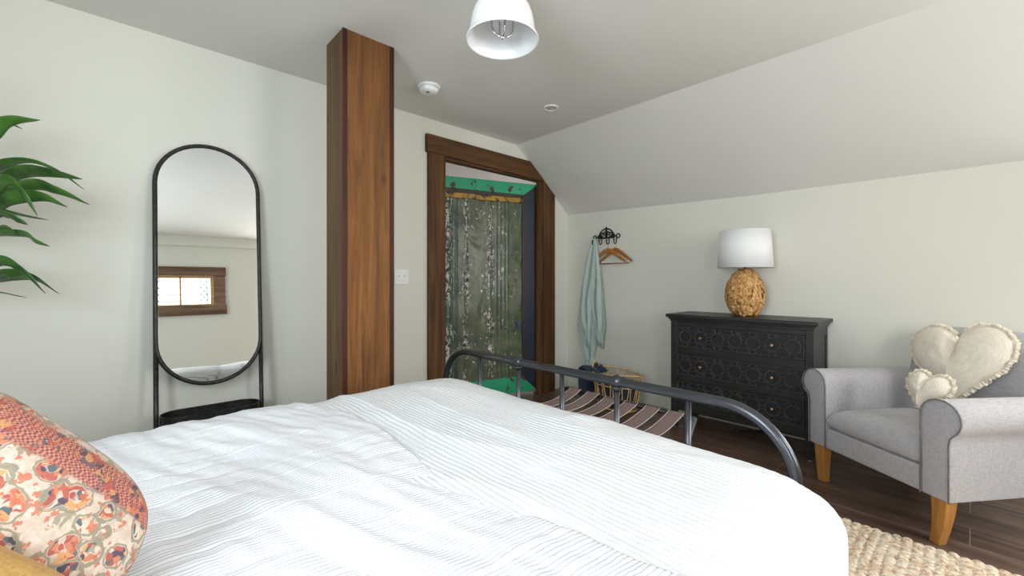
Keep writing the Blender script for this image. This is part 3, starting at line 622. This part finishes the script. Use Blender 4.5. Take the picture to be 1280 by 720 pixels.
for z0, z1 in rows:
    ya, yb = dy0+.047, dy1-.047; zc = (z0+z1)/2; ym = (ya+yb)/2; pitch = (yb-ya-.012)/7
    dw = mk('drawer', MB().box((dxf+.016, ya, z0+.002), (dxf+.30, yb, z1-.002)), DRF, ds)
    b = MB(); xf = dxf+.002
    def bar(p, q, wd_=.009):
        p = Vector((0, *p)); q = Vector((0, *q)); d = (q-p).normalized(); nn = Vector((0, -d.z, d.y))*wd_/2
        b.prism([Vector((xf, 0, 0))+p+nn, Vector((xf, 0, 0))+q+nn, Vector((xf, 0, 0))+q-nn, Vector((xf, 0, 0))+p-nn], (.015, 0, 0))
    H = z1-z0-.006
    for zz in (z0+.006, z1-.006): bar((ya+.002, zz), (yb-.002, zz), .008)
    for yy in (ya+.005, yb-.005): bar((yy, z0+.004), (yy, z1-.004), .008)
    for i in range(7):
        yc_ = ym+(i-3)*pitch; R = .0455
        for k in range(16):
            a0 = 2*math.pi*k/16; a1_ = 2*math.pi*(k+1)/16; bar((yc_+R*math.cos(a0)*1.0, zc+R*math.sin(a0)), (yc_+R*math.cos(a1_), zc+R*math.sin(a1_)), .010)
        for s in (-1, 1):
            for q in (-.014, .014): bar((yc_+q, zc+s*(R-.004)), (yc_+q*1.5, zc+s*(H/2)), .008)
        if i < 6:
            for q in (-.011, .011): bar((yc_+R-.004, zc+q), (yc_+pitch-R+.004, zc+q), .008)
            for s in (-1, 1):          # arcs between neighbouring rings
                pts = [(yc_+pitch/2+.036*math.cos(a), zc+s*(H/2-.004-.036*math.sin(a))) for a in [math.pi*j/8 for j in range(9)]]
                for j in range(8): bar(pts[j], pts[j+1], .006)
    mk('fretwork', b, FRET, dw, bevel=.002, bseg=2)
    for i in (1, 5):
        yk = ym+(i-3)*pitch
        mk('knob', MB().tube([(dxf+.016, yk, zc), (dxf-.004, yk, zc), (dxf-.008, yk, zc), (dxf-.016, yk, zc), (dxf-.019, yk, zc)], [.006, .006, .012, .012, .006], 16), BRONZE, dw, smooth=True)
for y in (dy0+.022, dy1-.022): mk('foot_pad', MB().lathe([(.011, 0), (.011, .006)], (dxf+.02, y, 0), 14), PAD, ds)

# lamp
p = PX(931, 352, 3.36); lx, ly, lz = 3.36, p.y, .875
lp = empty('table_lamp', (lx, ly, lz), 'table lamp with white drum shade and woven golden leaf base on the dresser', 'lamp')
H = .335; Rm = .126
def lrad(t): return Rm*(math.sin(math.pi*(t*.80+.135)))**.72 if t < 1 else .05
prof = [(lrad(i/24)*.955, H*i/24) for i in range(25)]+[(.05, H+.003)]
mk('woven_base', MB().lathe(prof, (lx, ly, lz), 48), simple('lamp_base_gap', (140, 96, 50), .7, 0, .2, 60, .3), lp, smooth=True)
b = MB(); rnd = random.Random(4)
def onsurf(a, t, o_=0):
    t = min(max(t, .004), .99); r = lrad(t)+o_; return Vector((lx+r*math.cos(a), ly+r*math.sin(a), lz+H*t))
for i in range(820):
    a = rnd.uniform(0, 2*math.pi); t = rnd.uniform(.02, .96); L = rnd.uniform(.10, .20)
    hor = rnd.random() < .30; slant = rnd.uniform(-.18, .18) if not hor else rnd.uniform(.6, 1.0)*rnd.choice((-1, 1)); wd_ = rnd.uniform(.007, .011)
    if hor: L *= .65
    m_ = 6; ro = []
    for j in range(m_+1):
        s = j/m_-.5; tt = t+L*s*(1 if not hor else .35); aa = a+slant*L*s*(2.2)*(1.6 if hor else 1); o_ = .006*(1-(2*s)**4)+(.005 if hor else .001)
        c0 = onsurf(aa, tt, o_-.005); tang = Vector((-math.sin(aa), math.cos(aa), 0))
        wv = tang if not hor else (tang*(-.35 if slant > 0 else .35)+Vector((0, 0, 1))).normalized()
        wj = wd_*(1-.5*abs(2*s)**3); nrm_ = Vector((math.cos(aa), math.sin(aa), 0))
        ro.append((c0-wv*wj, c0+nrm_*.004, c0+wv*wj))
    base = len(b.v); [b.v.extend(r_) for r_ in ro]
    for j in range(m_):
        for k in range(2): q = base+j*3+k; b.f.append((q, q+1, q+4, q+3))
mk('leaf_strips', b, SEAG, lp, smooth=True)
mk('lamp_shade', MB().lathe([(.180, 0), (.163, .270)], (lx, ly, lz+.345), 64, cap=False), SHADE, lp, smooth=True, solid=.003)
mk('neck', MB().tube([(lx, ly, lz+H), (lx, ly, lz+H+.27)], .007, 10), BRONZE, lp, smooth=True)
b = MB()
for k in range(3): a = 2*math.pi*k/3; b.tube([(lx, ly, lz+.345+.262), (lx+.162*math.cos(a), ly+.162*math.sin(a), lz+.345+.27)], .0022, 6)
mk('shade_spider', b, BRONZE, lp)
# cord lying behind the dresser
b = MB(); pts = []
for i in range(46):
    s = i/45; q = PD(902+48*s, 352, 3.02+.05*s); pts.append((q.x+.22+.02*math.sin(s*20), q.y+.02*math.cos(s*23), .006+.012*max(0, math.sin(s*17))))
mk('power_cord', b.tube(pts, .005, 8), CORD, smooth=True, label='loose black cord on the floor under the dresser', cat='cord')

# ------------------------------------------------------------------ coat rack, hangers, towel
def WP(u, v, off=.0):     # point near the right wall
    return PX(u, v, XR-off)
cy = WP(758.5, 300).y; cz = WP(758.5, 296).z
cr = empty('coat_rack', (XR, cy, cz), 'small ornate dark iron coat rack with four hooks on the far wall', 'coat rack')
b = MB(); xw = XR-.008
def ringY(y, z, r, rt, a0=0, a1=2*math.pi, n=20):
    full = abs(a1-a0-2*math.pi) < 1e-3
    pts = [(xw, y+r*math.cos(a0+(a1-a0)*i/n), z+r*math.sin(a0+(a1-a0)*i/n)) for i in range(n+(0 if full else 1))]; b.tube(pts, rt, 7, closed=full)
for s in (-1, 1):
    ringY(cy+s*.135, cz, .020, .0055); ringY(cy+s*.050, cz+.022, .018, .005); ringY(cy+s*.085, cz+.004, .014, .005)
    b.tube([(xw, cy+s*.115, cz), (xw, cy, cz-.012)], .006, 7); ringY(cy+s*.025, cz+.03, .012, .004)
ringY(cy, cz-.01, .088, .0065, .02, math.pi-.02); ringY(cy, cz-.01, .062, .004, .1, math.pi-.1)
b.tube([(xw, cy, cz-.01), (xw, cy, cz+.085)], [.014, .007], 8); b.ball((xw, cy, cz+.088), .009); b.tube([(xw, cy-.09, cz-.012), (xw, cy+.09, cz-.012)], .008, 7)
mk('scrolled_plate', b, RACKI, cr, smooth=True)
hy = [cy+.128, cy+.048, cy-.038, cy-.122]
for y in hy:
    pts = [(XR-.012, y, cz), (XR-.018, y, cz-.03)]+[(XR-.040+.022*math.cos(a), y, cz-.055-.022*math.sin(a)) for a in [math.pi*i/10 for i in range(11)]]+[(XR-.062, y, cz-.04)]
    hk = mk('hook', MB().tube(pts, .0048, 8), RACKI, cr, smooth=True); 
    mk('hook_tip', MB().ball((XR-.062, y, cz-.036), .008, 12), RACKI, hk, smooth=True)
HX = XR-.040
def hanger(y, ang, off, label):
    hook_y = y; hx = HX; top = cz-.072
    e = empty('clothes_hanger', (hx, hook_y, top-.15), label, 'hanger', 'wooden hangers on the coat rack')
    d = Vector((math.sin(ang), -math.cos(ang), 0)); c0 = Vector((hx, hook_y, top+.0))
    pts = [c0+Vector((0, 0, -.052))]+[c0+Vector((0, 0, -.030))]+[c0+Vector((0, 0, -.014))+d*(.0135*math.sin(a))*1.0+Vector((0, 0, .0-.0135*math.cos(a)+.0)) for a in [math.pi*i/8 for i in range(0, 11)]]
    mk('wire_hook', MB().tube(pts, .0016, 6), CHROME, e, smooth=True)
    neck = c0+Vector((0, 0, -.055)); b = MB(); sec = []
    for i in range(25):
        s = i/24*2-1; sec.append(neck+d*(.205*s)+Vector((0, 0, -.125*abs(s)**1.1-.006*(abs(s) < .12)))) 
    b.tube(sec, [.012+.010*(1-abs(i/24*2-1)) for i in range(25)], 10, rx=.0055, up=(0, 0, 1)); mk('shoulder', b, HANGW, e, smooth=True)
    bz = Vector((0, 0, -.140)); 
    mk('trouser_bar', MB().tube([neck+d*-.175+bz, neck+d*.175+bz], .0048, 8), simple('bar_wood', (120, 84, 62), .5), e, smooth=True)
    for s in (-1, 1): mk('bar_bracket', MB().tube([neck+d*(.175*s)+bz, neck+d*(.172*s)+Vector((0, 0, -.106))], .0014, 6), CHROME, e)
hanger(hy[2], -.07, 0, 'wooden hanger with trouser bar, on the hook third from the towel')
hanger(hy[3], -.16, 0, 'wooden hanger with trouser bar, on the hook furthest from the towel')
tw = empty('towel', (XR-.05, WP(741, 400).y, WP(741, 460).z), 'pale aqua striped towel with tassels hanging from the first hook', 'towel')
def towel_layer(L, R, x_off, amp, phase, nf=3):
    # L, R: lists of (u, v) down the two edges
    def interp(P, t):
        k = t*(len(P)-1); i = min(int(k), len(P)-2); f = k-i; f_ = f
        return ((1-f_)*P[i][0]+f_*P[i+1][0], (1-f_)*P[i][1]+f_*P[i+1][1])
    def fn(u, v):
        a = interp(L, v); c_ = interp(R, v); uu = a[0]*(1-u)+c_[0]*u; vv = a[1]*(1-u)+c_[1]*u
        p = WP(uu, vv, .03); g_ = min(1, v*3+.25)
        p.x = XR-.036-x_off*(.35+.65*min(1, v*2))-amp*g_*(.5+.5*math.sin(u*math.pi*nf+phase+v*1.5))
        if v < .06: p.x = min(p.x, XR-.03)
        return p
    return fn
layers = [([(743, 299), (735, 330), (728, 370), (725, 400), (729, 425), (736, 452)], [(746, 299), (750, 330), (752, 370), (751, 400), (748, 425), (743, 444)], .006, .022, 0, 3),
          ([(742, 298), (737, 325), (733, 355), (731, 385), (733, 402), (737, 412)], [(745, 298), (749, 320), (748, 345), (743, 370), (743, 392), (741, 414)], .034, .018, 1.2, 3),
          ([(744, 298), (745, 320), (745, 345), (742, 370), (744, 390), (748, 408)], [(746, 298), (751, 325), (755, 355), (758, 385), (759, 402), (757, 416)], .030, .022, 2.1, 3)]
for i, (L, R, xo, am, ph, nf) in enumerate(layers):
    fn = towel_layer(L, R, xo, am, ph, nf); b = MB().grid(fn, 36, 60)
    o = mk('cloth_fold', b, TOWEL, tw, smooth=True, solid=.004)
    uv = o.data.uv_layers.new(name='UVMap'); 
    for li, lo_ in enumerate(o.data.loops):
        vi = lo_.vertex_index; uv.data[li].uv = ((vi % 37)/36, (vi//37)/60)
    b = MB(); N = 13
    for k in range(N+1):
        q = Vector(fn(k/N, 1.0)); rn = random.Random(k+i*50); Ls = rn.uniform(.12, .17)
        b.tube([q, q+Vector((rn.uniform(-.004, .004), rn.uniform(-.005, .005), -Ls*.5)), q+Vector((rn.uniform(-.006, .006), rn.uniform(-.008, .008), -Ls))], [.005, .008, .0045], 6)
    for k in range(16):   # tassels up the outer edge
        q = Vector(fn(0 if i < 2 else 1, .62+.38*k/16)); rn = random.Random(k+i*70); b.tube([q, q+Vector((rn.uniform(-.01, .004), (.012 if i < 2 else -.012)*rn.random(), -.05))], [.004, .003], 6)
    mk('tassel_fringe', b, TASS, tw, smooth=True)

# ------------------------------------------------------------------ basket with navy cloth
bc = PD(771, 352, 3.80); bx, by = bc.x, bc.y
bk_ = empty('rattan_basket', (bx, by, 0), 'open rattan basket with looped rim on the floor below the coat rack', 'basket')
ra, rb_, bh = .235, .16, .315     # long axis along Y
def el(a, f, z): return Vector((bx+rb_*f*math.cos(a), by+ra*f*math.sin(a), z))
mk('rim', MB().tube([el(2*math.pi*i/48, 1, bh+.012*math.sin(4*math.pi*i/48)) for i in range(48)], .0075, 8, closed=True), RATTAN, bk_, smooth=True)
mk('hoop', MB().tube([el(2*math.pi*i/48, .94, bh-.10) for i in range(48)], .0045, 7, closed=True), RATTAN, bk_, smooth=True)
mk('base_hoop', MB().tube([el(2*math.pi*i/48, .76, .012) for i in range(48)], .006, 7, closed=True), RATTAN, bk_, smooth=True)
mk('base', MB().prism([el(2*math.pi*i/32, .75, .006) for i in range(32)], (0, 0, .006)), RATTAN, bk_)
b = MB(); N = 16
for k in range(N):
    a0 = 2*math.pi*k/N; da = 2*math.pi/N*.42; pts = []
    for j in range(9):
        s = j/8; aa = a0-da+2*da*s; zz = bh-.10+.085*math.sin(math.pi*s); pts.append(el(aa, .94+.05*math.sin(math.pi*s), zz))
    b.tube(pts, .0042, 6)
mk('rim_loops', b, RATTAN, bk_, smooth=True)
b = MB()
for k in range(N):
    a0 = 2*math.pi*k/N; da = 2*math.pi/N
    for s in (-1, 1): b.tube([el(a0+s*da*.40, .94, bh-.10), el(a0+s*da*.30, .85, bh*.36), el(a0+s*da*.10, .76, .012)], .004, 6)
mk('spokes', b, RATTAN, bk_, smooth=True)
for a in (math.pi/2,):
    pts = [el(a+.34*math.cos(t), 1.0, bh+.075*math.sin(t)) for t in [math.pi*i/12 for i in range(13)]]; mk('handle', MB().tube(pts, .006, 8), RATTAN, bk_, smooth=True)
def cloth(u, v):
    a = 2*math.pi*u; r = v
    z = .235+.055*noise.noise(Vector((math.cos(a)*r*2.5, math.sin(a)*r*2.5, 2)))+.03*(1-r); f = .84*r
    p = el(a, f, z)
    return p
b = MB().grid(cloth, 48, 12)
def clothover(u, v):      # flap hanging over the end of the basket
    wdt = -.13+.26*u; s = v*.42; y0_ = by+ra*.72
    if s < .10: y = y0_+s; z = .285+.055*math.sin(s/.10*math.pi/2)
    elif s < .15: y = y0_+.10+.03*math.sin((s-.10)/.05*math.pi/2); z = .34-.02*(s-.10)/.05
    else: y = y0_+.13+.01*math.sin(9*u); z = .32-(s-.15)*.95
    return Vector((bx+wdt*(1-.12*v)-.02, y+.012*math.sin(u*13+v*2), z+.012*math.sin(u*9)*(1 if v > .2 else .3)))
cb = MB().grid(cloth, 48, 12); cb.grid(clothover, 24, 24); cb.grid(lambda u, v: el(2*math.pi*u, (.84-.12*v)*(1+.05*math.sin(u*38)*math.sin(v*5+1)), .235+.055*noise.noise(Vector((math.cos(2*math.pi*u)*2.1, math.sin(2*math.pi*u)*2.1, 2)))*(1-v)-.20*v), 96, 16)
mk('folded_throw', cb, NAVY, smooth=True, solid=.014, label='dark navy throw stuffed in the rattan basket and spilling over its side', cat='throw')

# ------------------------------------------------------------------ armchair
wv = Vector((.585, .811, 0)).normalized(); fv = Vector((-wv.y, wv.x, 0)); cf = Vector((2.732, .354, 0))
# local: x = +wv (towards the dresser), y = facing direction, origin at the front centre
Mc = Matrix(((wv.x, fv.x, 0, cf.x), (wv.y, fv.y, 0, cf.y), (0, 0, 1, 0), (0, 0, 0, 1)))
ac = empty('armchair', cf-fv*.35, 'pale grey linen armchair with rolled arms and wooden legs, right of the dresser', 'armchair')
HWd, DP = .355, .70
prof = []
for s in (1, -1):
    xi, xo = s*(HWd-.110), s*HWd
    P2 = [(0, .20), (0, .53)]+[(.078-.078*math.cos(a), .545+.078*math.sin(a)) for a in [math.pi*i/14 for i in range(0, 15)]][1:]
    P2 += [(.078+.078*math.cos(a), .545-.078*math.sin(a)) for a in [math.pi*i/14 for i in range(1, 5)]]+[(.115, .470), (.110, .44), (.110, .20)]
    poly = [Vector((xi+s*a, 0, z)) for a, z in P2]
    b = MB(); N = 10; n = len(poly)
    for j in range(N+1):
        yv = -.005-(DP-.10)*j/N; dz = -.006*(j/N)
        for q in poly: b.v.append(Vector((q.x, yv, q.z+(dz if q.z > .4 else 0))))
    for j in range(N):
        for i in range(n): i2 = (i+1) % n; b.f.append((j*n+i, j*n+i2, (j+1)*n+i2, (j+1)*n+i))
    b.f.append(tuple(range(n))[::-1]); b.f.append(tuple(N*n+i for i in range(n)))
    if s < 0: b.f = [f[::-1] for f in b.f]
    arm = mk('arm', b, CHAIRF, ac, M=Mc, bevel=.008, bseg=3, smooth=True)
    mk('piping', MB().tube([Vector((q.x, -.001, q.z)) for q in poly], .0034, 7), PIPE, arm, M=Mc, smooth=True)
xi = HWd-.111
mk('front_rail', MB().box((-xi, -.06, .20), (xi, -.006, .311)), CHAIRF, ac, M=Mc, bevel=.01, bseg=3)
mk('frame_base', MB().box((-HWd+.01, -DP+.03, .195), (HWd-.01, -.03, .25)), CHAIRF, ac, M=Mc, bevel=.01)
b = MB(); d0, d1 = -.004, -.56
for s in (1, 0):
    def fn(u, v):
        a, c_ = math.sin(math.pi*(u-.5)), math.sin(math.pi*(v-.5)); v = (c_+1)/2; h = ((1-abs(a)**14)*(1-abs(c_)**9))**.42; zt = .352+.060*h+.036*(1-a*a)*(1-c_**4); zb = .352-.050*h
        return (xi*.998*a, d0+(d1-d0)*v, zt if s else zb)
    base = len(b.v); b.grid(fn, 44, 40)
    if s: b.f = [f if min(f) < base else f[::-1] for f in b.f]
mk('seat_cushion', b, CHAIRF, ac, M=Mc, smooth=True)
b = MB()
for s in (1, 0):      # back: a padded slab leaning backwards with rounded top corners
    def fn(u, v):
        a = 2*u-1; zz = .20+(.872-.20)*v; hw_ = HWd-.002; k = max(0, (zz-.77)/.102); x = hw_*a*(1-.13*k**2.6) - 0
        top = .872-.010*a*a-.035*max(0, abs(a)-.85)**2*44*.35; z = .20+(top-.20)*v
        h = ((1-abs(a)**9)*(1-(abs(2*v-1))**12))**.5; yb = -.555-.10*v; th_ = .075
        return (x, (yb+th_*h-.075 if s else yb-th_*h*.7-.075)+(0.018*(1-a*a)*math.sin(math.pi*v) if s else 0), z)
    base = len(b.v); b.grid(fn, 44, 40)
    if s: b.f = [f if min(f) < base else f[::-1] for f in b.f]
mk('backrest', b, CHAIRF, ac, M=Mc, smooth=True)
for sx in (1, -1):
    for front in (1, 0):
        x = sx*(HWd-.05); y = -.045 if front else -DP+.10; b = MB(); pr = [(.0, .019), (.06, .022), (.13, .026), (.20, .030)]
        vs = []
        for z, r in pr:
            ox = sx*(.016*(1-z/.2)**2*(-1)) ; oy = (.012 if front else -.02)*(1-z/.2)**2
            vs += [Vector((x+ox+a*r, y+oy+c_*r, z)) for a, c_ in ((-1, -1), (1, -1), (1, 1), (-1, 1))]
        b.add(vs, [(3, 2, 1, 0), (12, 13, 14, 15)]+[(j*4+i, j*4+(i+1) % 4, j*4+4+(i+1) % 4, j*4+4+i) for j in range(3) for i in range(4)])
        mk('leg', b, LEGW, ac, M=Mc, bevel=.003, label='tapered honey-coloured wooden leg')

def heart(name, label, org, scale, rot, tiltup, thick, lean=0):
    def hb(t):      # boundary of a plump heart, -1..1
        x = .80*math.sin(t)**3*1.05 if False else (16*math.sin(t)**3)/16
        y = (13*math.cos(t)-5*math.cos(2*t)-2*math.cos(3*t)-math.cos(4*t))/16
        return x*.97, y*.98+.12
    n, m_ = 96, 22; b = MB(); cx_, cy_ = 0.0, .05
    for s in (1, -1):
        base = len(b.v)
        for j in range(m_+1):
            r = j/m_
            for i in range(n):
                x, y = hb(2*math.pi*i/n); x0_, y0_ = cx_+(x-cx_)*r, cy_+(y-cy_)*r
                h = (1-r**2.6)**.55; crease = math.exp(-(x0_/.09)**2)*max(0, min(1, (y0_+.05)/.5)); h *= 1-.55*crease
                h *= 1+.05*noise.noise(Vector((x0_*5, y0_*5, s+scale)))-.05*abs(noise.noise(Vector((x0_*9, y0_*9, 3))))*(r > .5)
                b.v.append(Vector((x0_*scale, y0_*scale, s*thick*h)))
        for j in range(m_):
            for i in range(n):
                i2 = (i+1) % n; f = (base+j*n+i, base+j*n+i2, base+(j+1)*n+i2, base+(j+1)*n+i); b.f.append(f[::-1] if s > 0 else f)
    vr = -wv; up_ = Vector((0, 0, 1)); nz_ = (fv*math.cos(tiltup)+up_*math.sin(tiltup)).normalized(); 
    if lean: nz_ = (nz_+vr*lean).normalized()
    vr = (vr-nz_*vr.dot(nz_)).normalized(); vu = nz_.cross(vr)
    xa = vr*math.cos(rot)+vu*math.sin(rot); M_ = frameM(org, xa, nz_)
    o = mk(name, b, CREAM, smooth=True, M=M_, label=label, cat='cushion')
    fb = MB(); N = 420; rn = random.Random(int(scale*1000)); ro = []
    for i in range(N):
        x, y = hb(2*math.pi*i/N); x2, y2 = hb(2*math.pi*(i+.5)/N); tx, ty = x2-x, y2-y; L = math.hypot(tx, ty) or 1
        nx, ny = ty/L, -tx/L
        if nx*(x)+ny*(y-.0) < 0 and abs(x) > .08: nx, ny = -nx, -ny
        wd_ = .011+.008*rn.random(); zz = .004*math.sin(i*.37)+.005*rn.uniform(-1, 1)
        ro.append((Vector((x*scale*.975, y*scale*.975, thick*.10)), Vector((x*scale+nx*wd_*.5, y*scale+ny*wd_*.5, thick*.10+zz+.002)), Vector((x*scale+nx*wd_, y*scale+ny*wd_, zz))))
    for r_ in ro: fb.v.extend(r_)
    for i in range(N):
        for k in range(2): q = i*3+k; q2 = ((i+1) % N)*3+k; fb.f.append((q, q+1, q2+1, q2))
    mk('frayed_edge', fb, FRINGE, o, M=M_, solid=.005)
heart('heart_cushion', 'large cream heart-shaped cushion with frayed edge against the armchair back', PD(1198, 455, 2.18), .228, math.radians(7), math.radians(14), .070)
heart('heart_cushion', 'small cream heart-shaped cushion in front of the larger heart', PD(1159, 489, 2.03), .096, math.radians(-4), math.radians(22), .048)

# ------------------------------------------------------------------ jute rug
rx0, rx1, ry0, ry1 = 1.45, 2.505, -1.1, .74
pY, pX = .034, .029
def rugfn(u, v):
    x = rx0+(rx1-rx0)*u; y = ry0+(ry1-ry0)*v
    yy = y+.006*noise.noise(Vector((x*6, y*6, 0))); r = math.floor(yy/pY); fy_ = yy/pY-r-.5
    xx = x+(.5*pX if r % 2 else 0)+.008*noise.noise(Vector((x*9, r*1.7, 2))); kx = math.floor(xx/pX); fx = xx/pX-kx-.5
    sk = .28*fy_; h = math.sqrt(max(0, 1-(2.0*fy_)**2))*.55+math.sqrt(max(0, 1-(1.9*(fx+sk))**2))*.45
    jit = .75+.5*noise.noise(Vector((kx*3.1, r*2.7, 1)))
    z = .004+.0135*h*jit
    if u > .992: z = .002
    ex = .006*abs(math.sin(math.pi*yy/pY)) if u > .96 else 0
    return Vector((x+ex, y, z))
mk('jute_rug', MB().grid(rugfn, 230, 400), JUTE, smooth=True, solid=.002, soff=1, label='chunky braided natural jute rug on the floor in front of the armchair', cat='rug')

# ------------------------------------------------------------------ plant
pb = Vector((-.66, 2.42, 0)); pl = empty('dracaena_plant', pb, 'tall green dracaena with long arching leaves at the left edge', 'plant')
mk('pot', MB().lathe([(.11, 0), (.14, .02), (.165, .30), (.17, .31), (.155, .31), (.15, .28), (.02, .275)], pb, 40), POT, pl, smooth=True)
mk('soil', MB().lathe([(.148, .272), (.10, .29), (.01, .295)], pb, 24), SOIL, pl, smooth=True)
crowns = [Vector((-.60, 2.40, 1.20)), Vector((-.66, 2.46, 1.48)), Vector((-.55, 2.44, 1.72))]
for k, cr_ in enumerate(crowns):
    st = pb+Vector((.04*(k-1), .03*(k-1), .28)); mk('cane', MB().tube([st, st.lerp(cr_, .5)+Vector((.02, -.01, 0)), cr_], [.016, .014, .012], 10), CANE, pl, smooth=True)
def leaf(pts, wd_, roll=.3, seed=0):
    # pts: control points root -> tip, Catmull-Rom
    P = [Vector(p) for p in pts]; P = [P[0]*2-P[1]]+P+[P[-1]*2-P[-2]]; out = []; N = 26; segs = len(P)-3
    for i in range(N+1):
        t = i/N*segs; k = min(int(t), segs-1); f = t-k; a, b_, c_, d_ = P[k:k+4]
        out.append(.5*((2*b_)+(c_-a)*f+(2*a-5*b_+4*c_-d_)*f*f+(3*b_-a-3*c_+d_)*f**3))
    b = MB(); 
    for i, p in enumerate(out):
        s = i/N; t = (out[min(i+1, N)]-out[max(i-1, 0)]).normalized(); side = t.cross(Vector((0, 0, 1))); side.normalize(); upv = side.cross(t)
        ang = roll+.25*math.sin(s*5+seed); sd_ = side*math.cos(ang)+upv*math.sin(ang); nn = t.cross(sd_)
        wj = wd_*(math.sin(math.pi*min(1, (.12+.88*s))**1.0)**.75 if s < 1 else 0)*(1-.15*s); wj = max(wj, .0008); rip = .10*wj*math.sin(s*22+seed)
        for q in (-1, -.5, 0, .5, 1): b.v.append(p+sd_*(q*wj*1.22)+nn*(-abs(q)*wj*.25+rip*abs(q)))
    for i in range(N):
        for k in range(4): q = i*5+k; b.f.append((q, q+1, q+6, q+5))
    o = mk('leaf', b, LEAF, pl, smooth=True, solid=.0008)
    return o
LV = [(2, [(-30, 172, 1.62), (8, 152, 1.60), (50, 150, 1.62)], .022, .9), (2, [(-25, 175, 1.70), (5, 155, 1.68), (28, 161, 1.7)], .014, .5),
      (1, [(-40, 222, 1.62), (-5, 208, 1.58), (30, 201, 1.56), (70, 213, 1.58), (105, 237, 1.60)], .017, .6), (1, [(-30, 232, 1.75), (20, 216, 1.74), (55, 215, 1.72), (103, 224, 1.72)], .026, 1.1),
      (1, [(-30, 240, 1.60), (5, 225, 1.56), (25, 238, 1.55), (47, 270, 1.56)], .020, .9), (1, [(-30, 250, 1.72), (35, 231, 1.70), (70, 238, 1.69), (112, 256, 1.70)], .021, 1.0),
      (1, [(-30, 258, 1.65), (10, 247, 1.62), (50, 246, 1.62), (85, 259, 1.63)], .026, 1.1), (1, [(-30, 262, 1.72), (-5, 262, 1.7), (20, 268, 1.7), (60, 275, 1.7)], .016, .8),
      (1, [(-30, 262, 1.58), (-5, 265, 1.58), (15, 272, 1.58), (35, 281, 1.6)], .022, 1.0), (1, [(-20, 282, 1.66), (10, 286, 1.64), (18, 293, 1.64)], .016, .8),
      (0, [(-30, 298, 1.68), (0, 292, 1.66), (30, 293, 1.66), (45, 302, 1.66), (62, 308, 1.67)], .016, .8), (0, [(-30, 330, 1.62), (0, 326, 1.6), (25, 337, 1.6), (57, 367, 1.62)], .020, .9),
      (0, [(-30, 345, 1.66), (12, 344, 1.64), (40, 347, 1.63), (75, 368, 1.64)], .022, 1.0), (0, [(-30, 350, 1.6), (0, 343, 1.58), (15, 350, 1.58)], .016, .8),
      (0, [(-30, 362, 1.66), (0, 366, 1.66), (33, 372, 1.67)], .010, .7)]
for i, (ci, pts, wd_, roll) in enumerate(LV): leaf([crowns[ci]]+[PD(*q) for q in pts], wd_, roll, i)
rn = random.Random(9)
for k, cr_ in enumerate(crowns):
    for j in range(9):
        a = rn.uniform(.9, 5.4)+0; L = rn.uniform(.25, .38); d = Vector((math.cos(a)*.8, math.sin(a)*.7, 0)); 
        p2 = cr_+d*L*.5+Vector((0, 0, .12)); p3 = cr_+d*L+Vector((0, 0, rn.uniform(-.08, .08)))
        p2.x = max(p2.x, XL+.06); p3.x = max(p3.x, XL+.03); p2.y = min(p2.y, 2.86); p3.y = min(p3.y, 2.88)
        leaf([cr_, p2, p3], .02, .4, j)
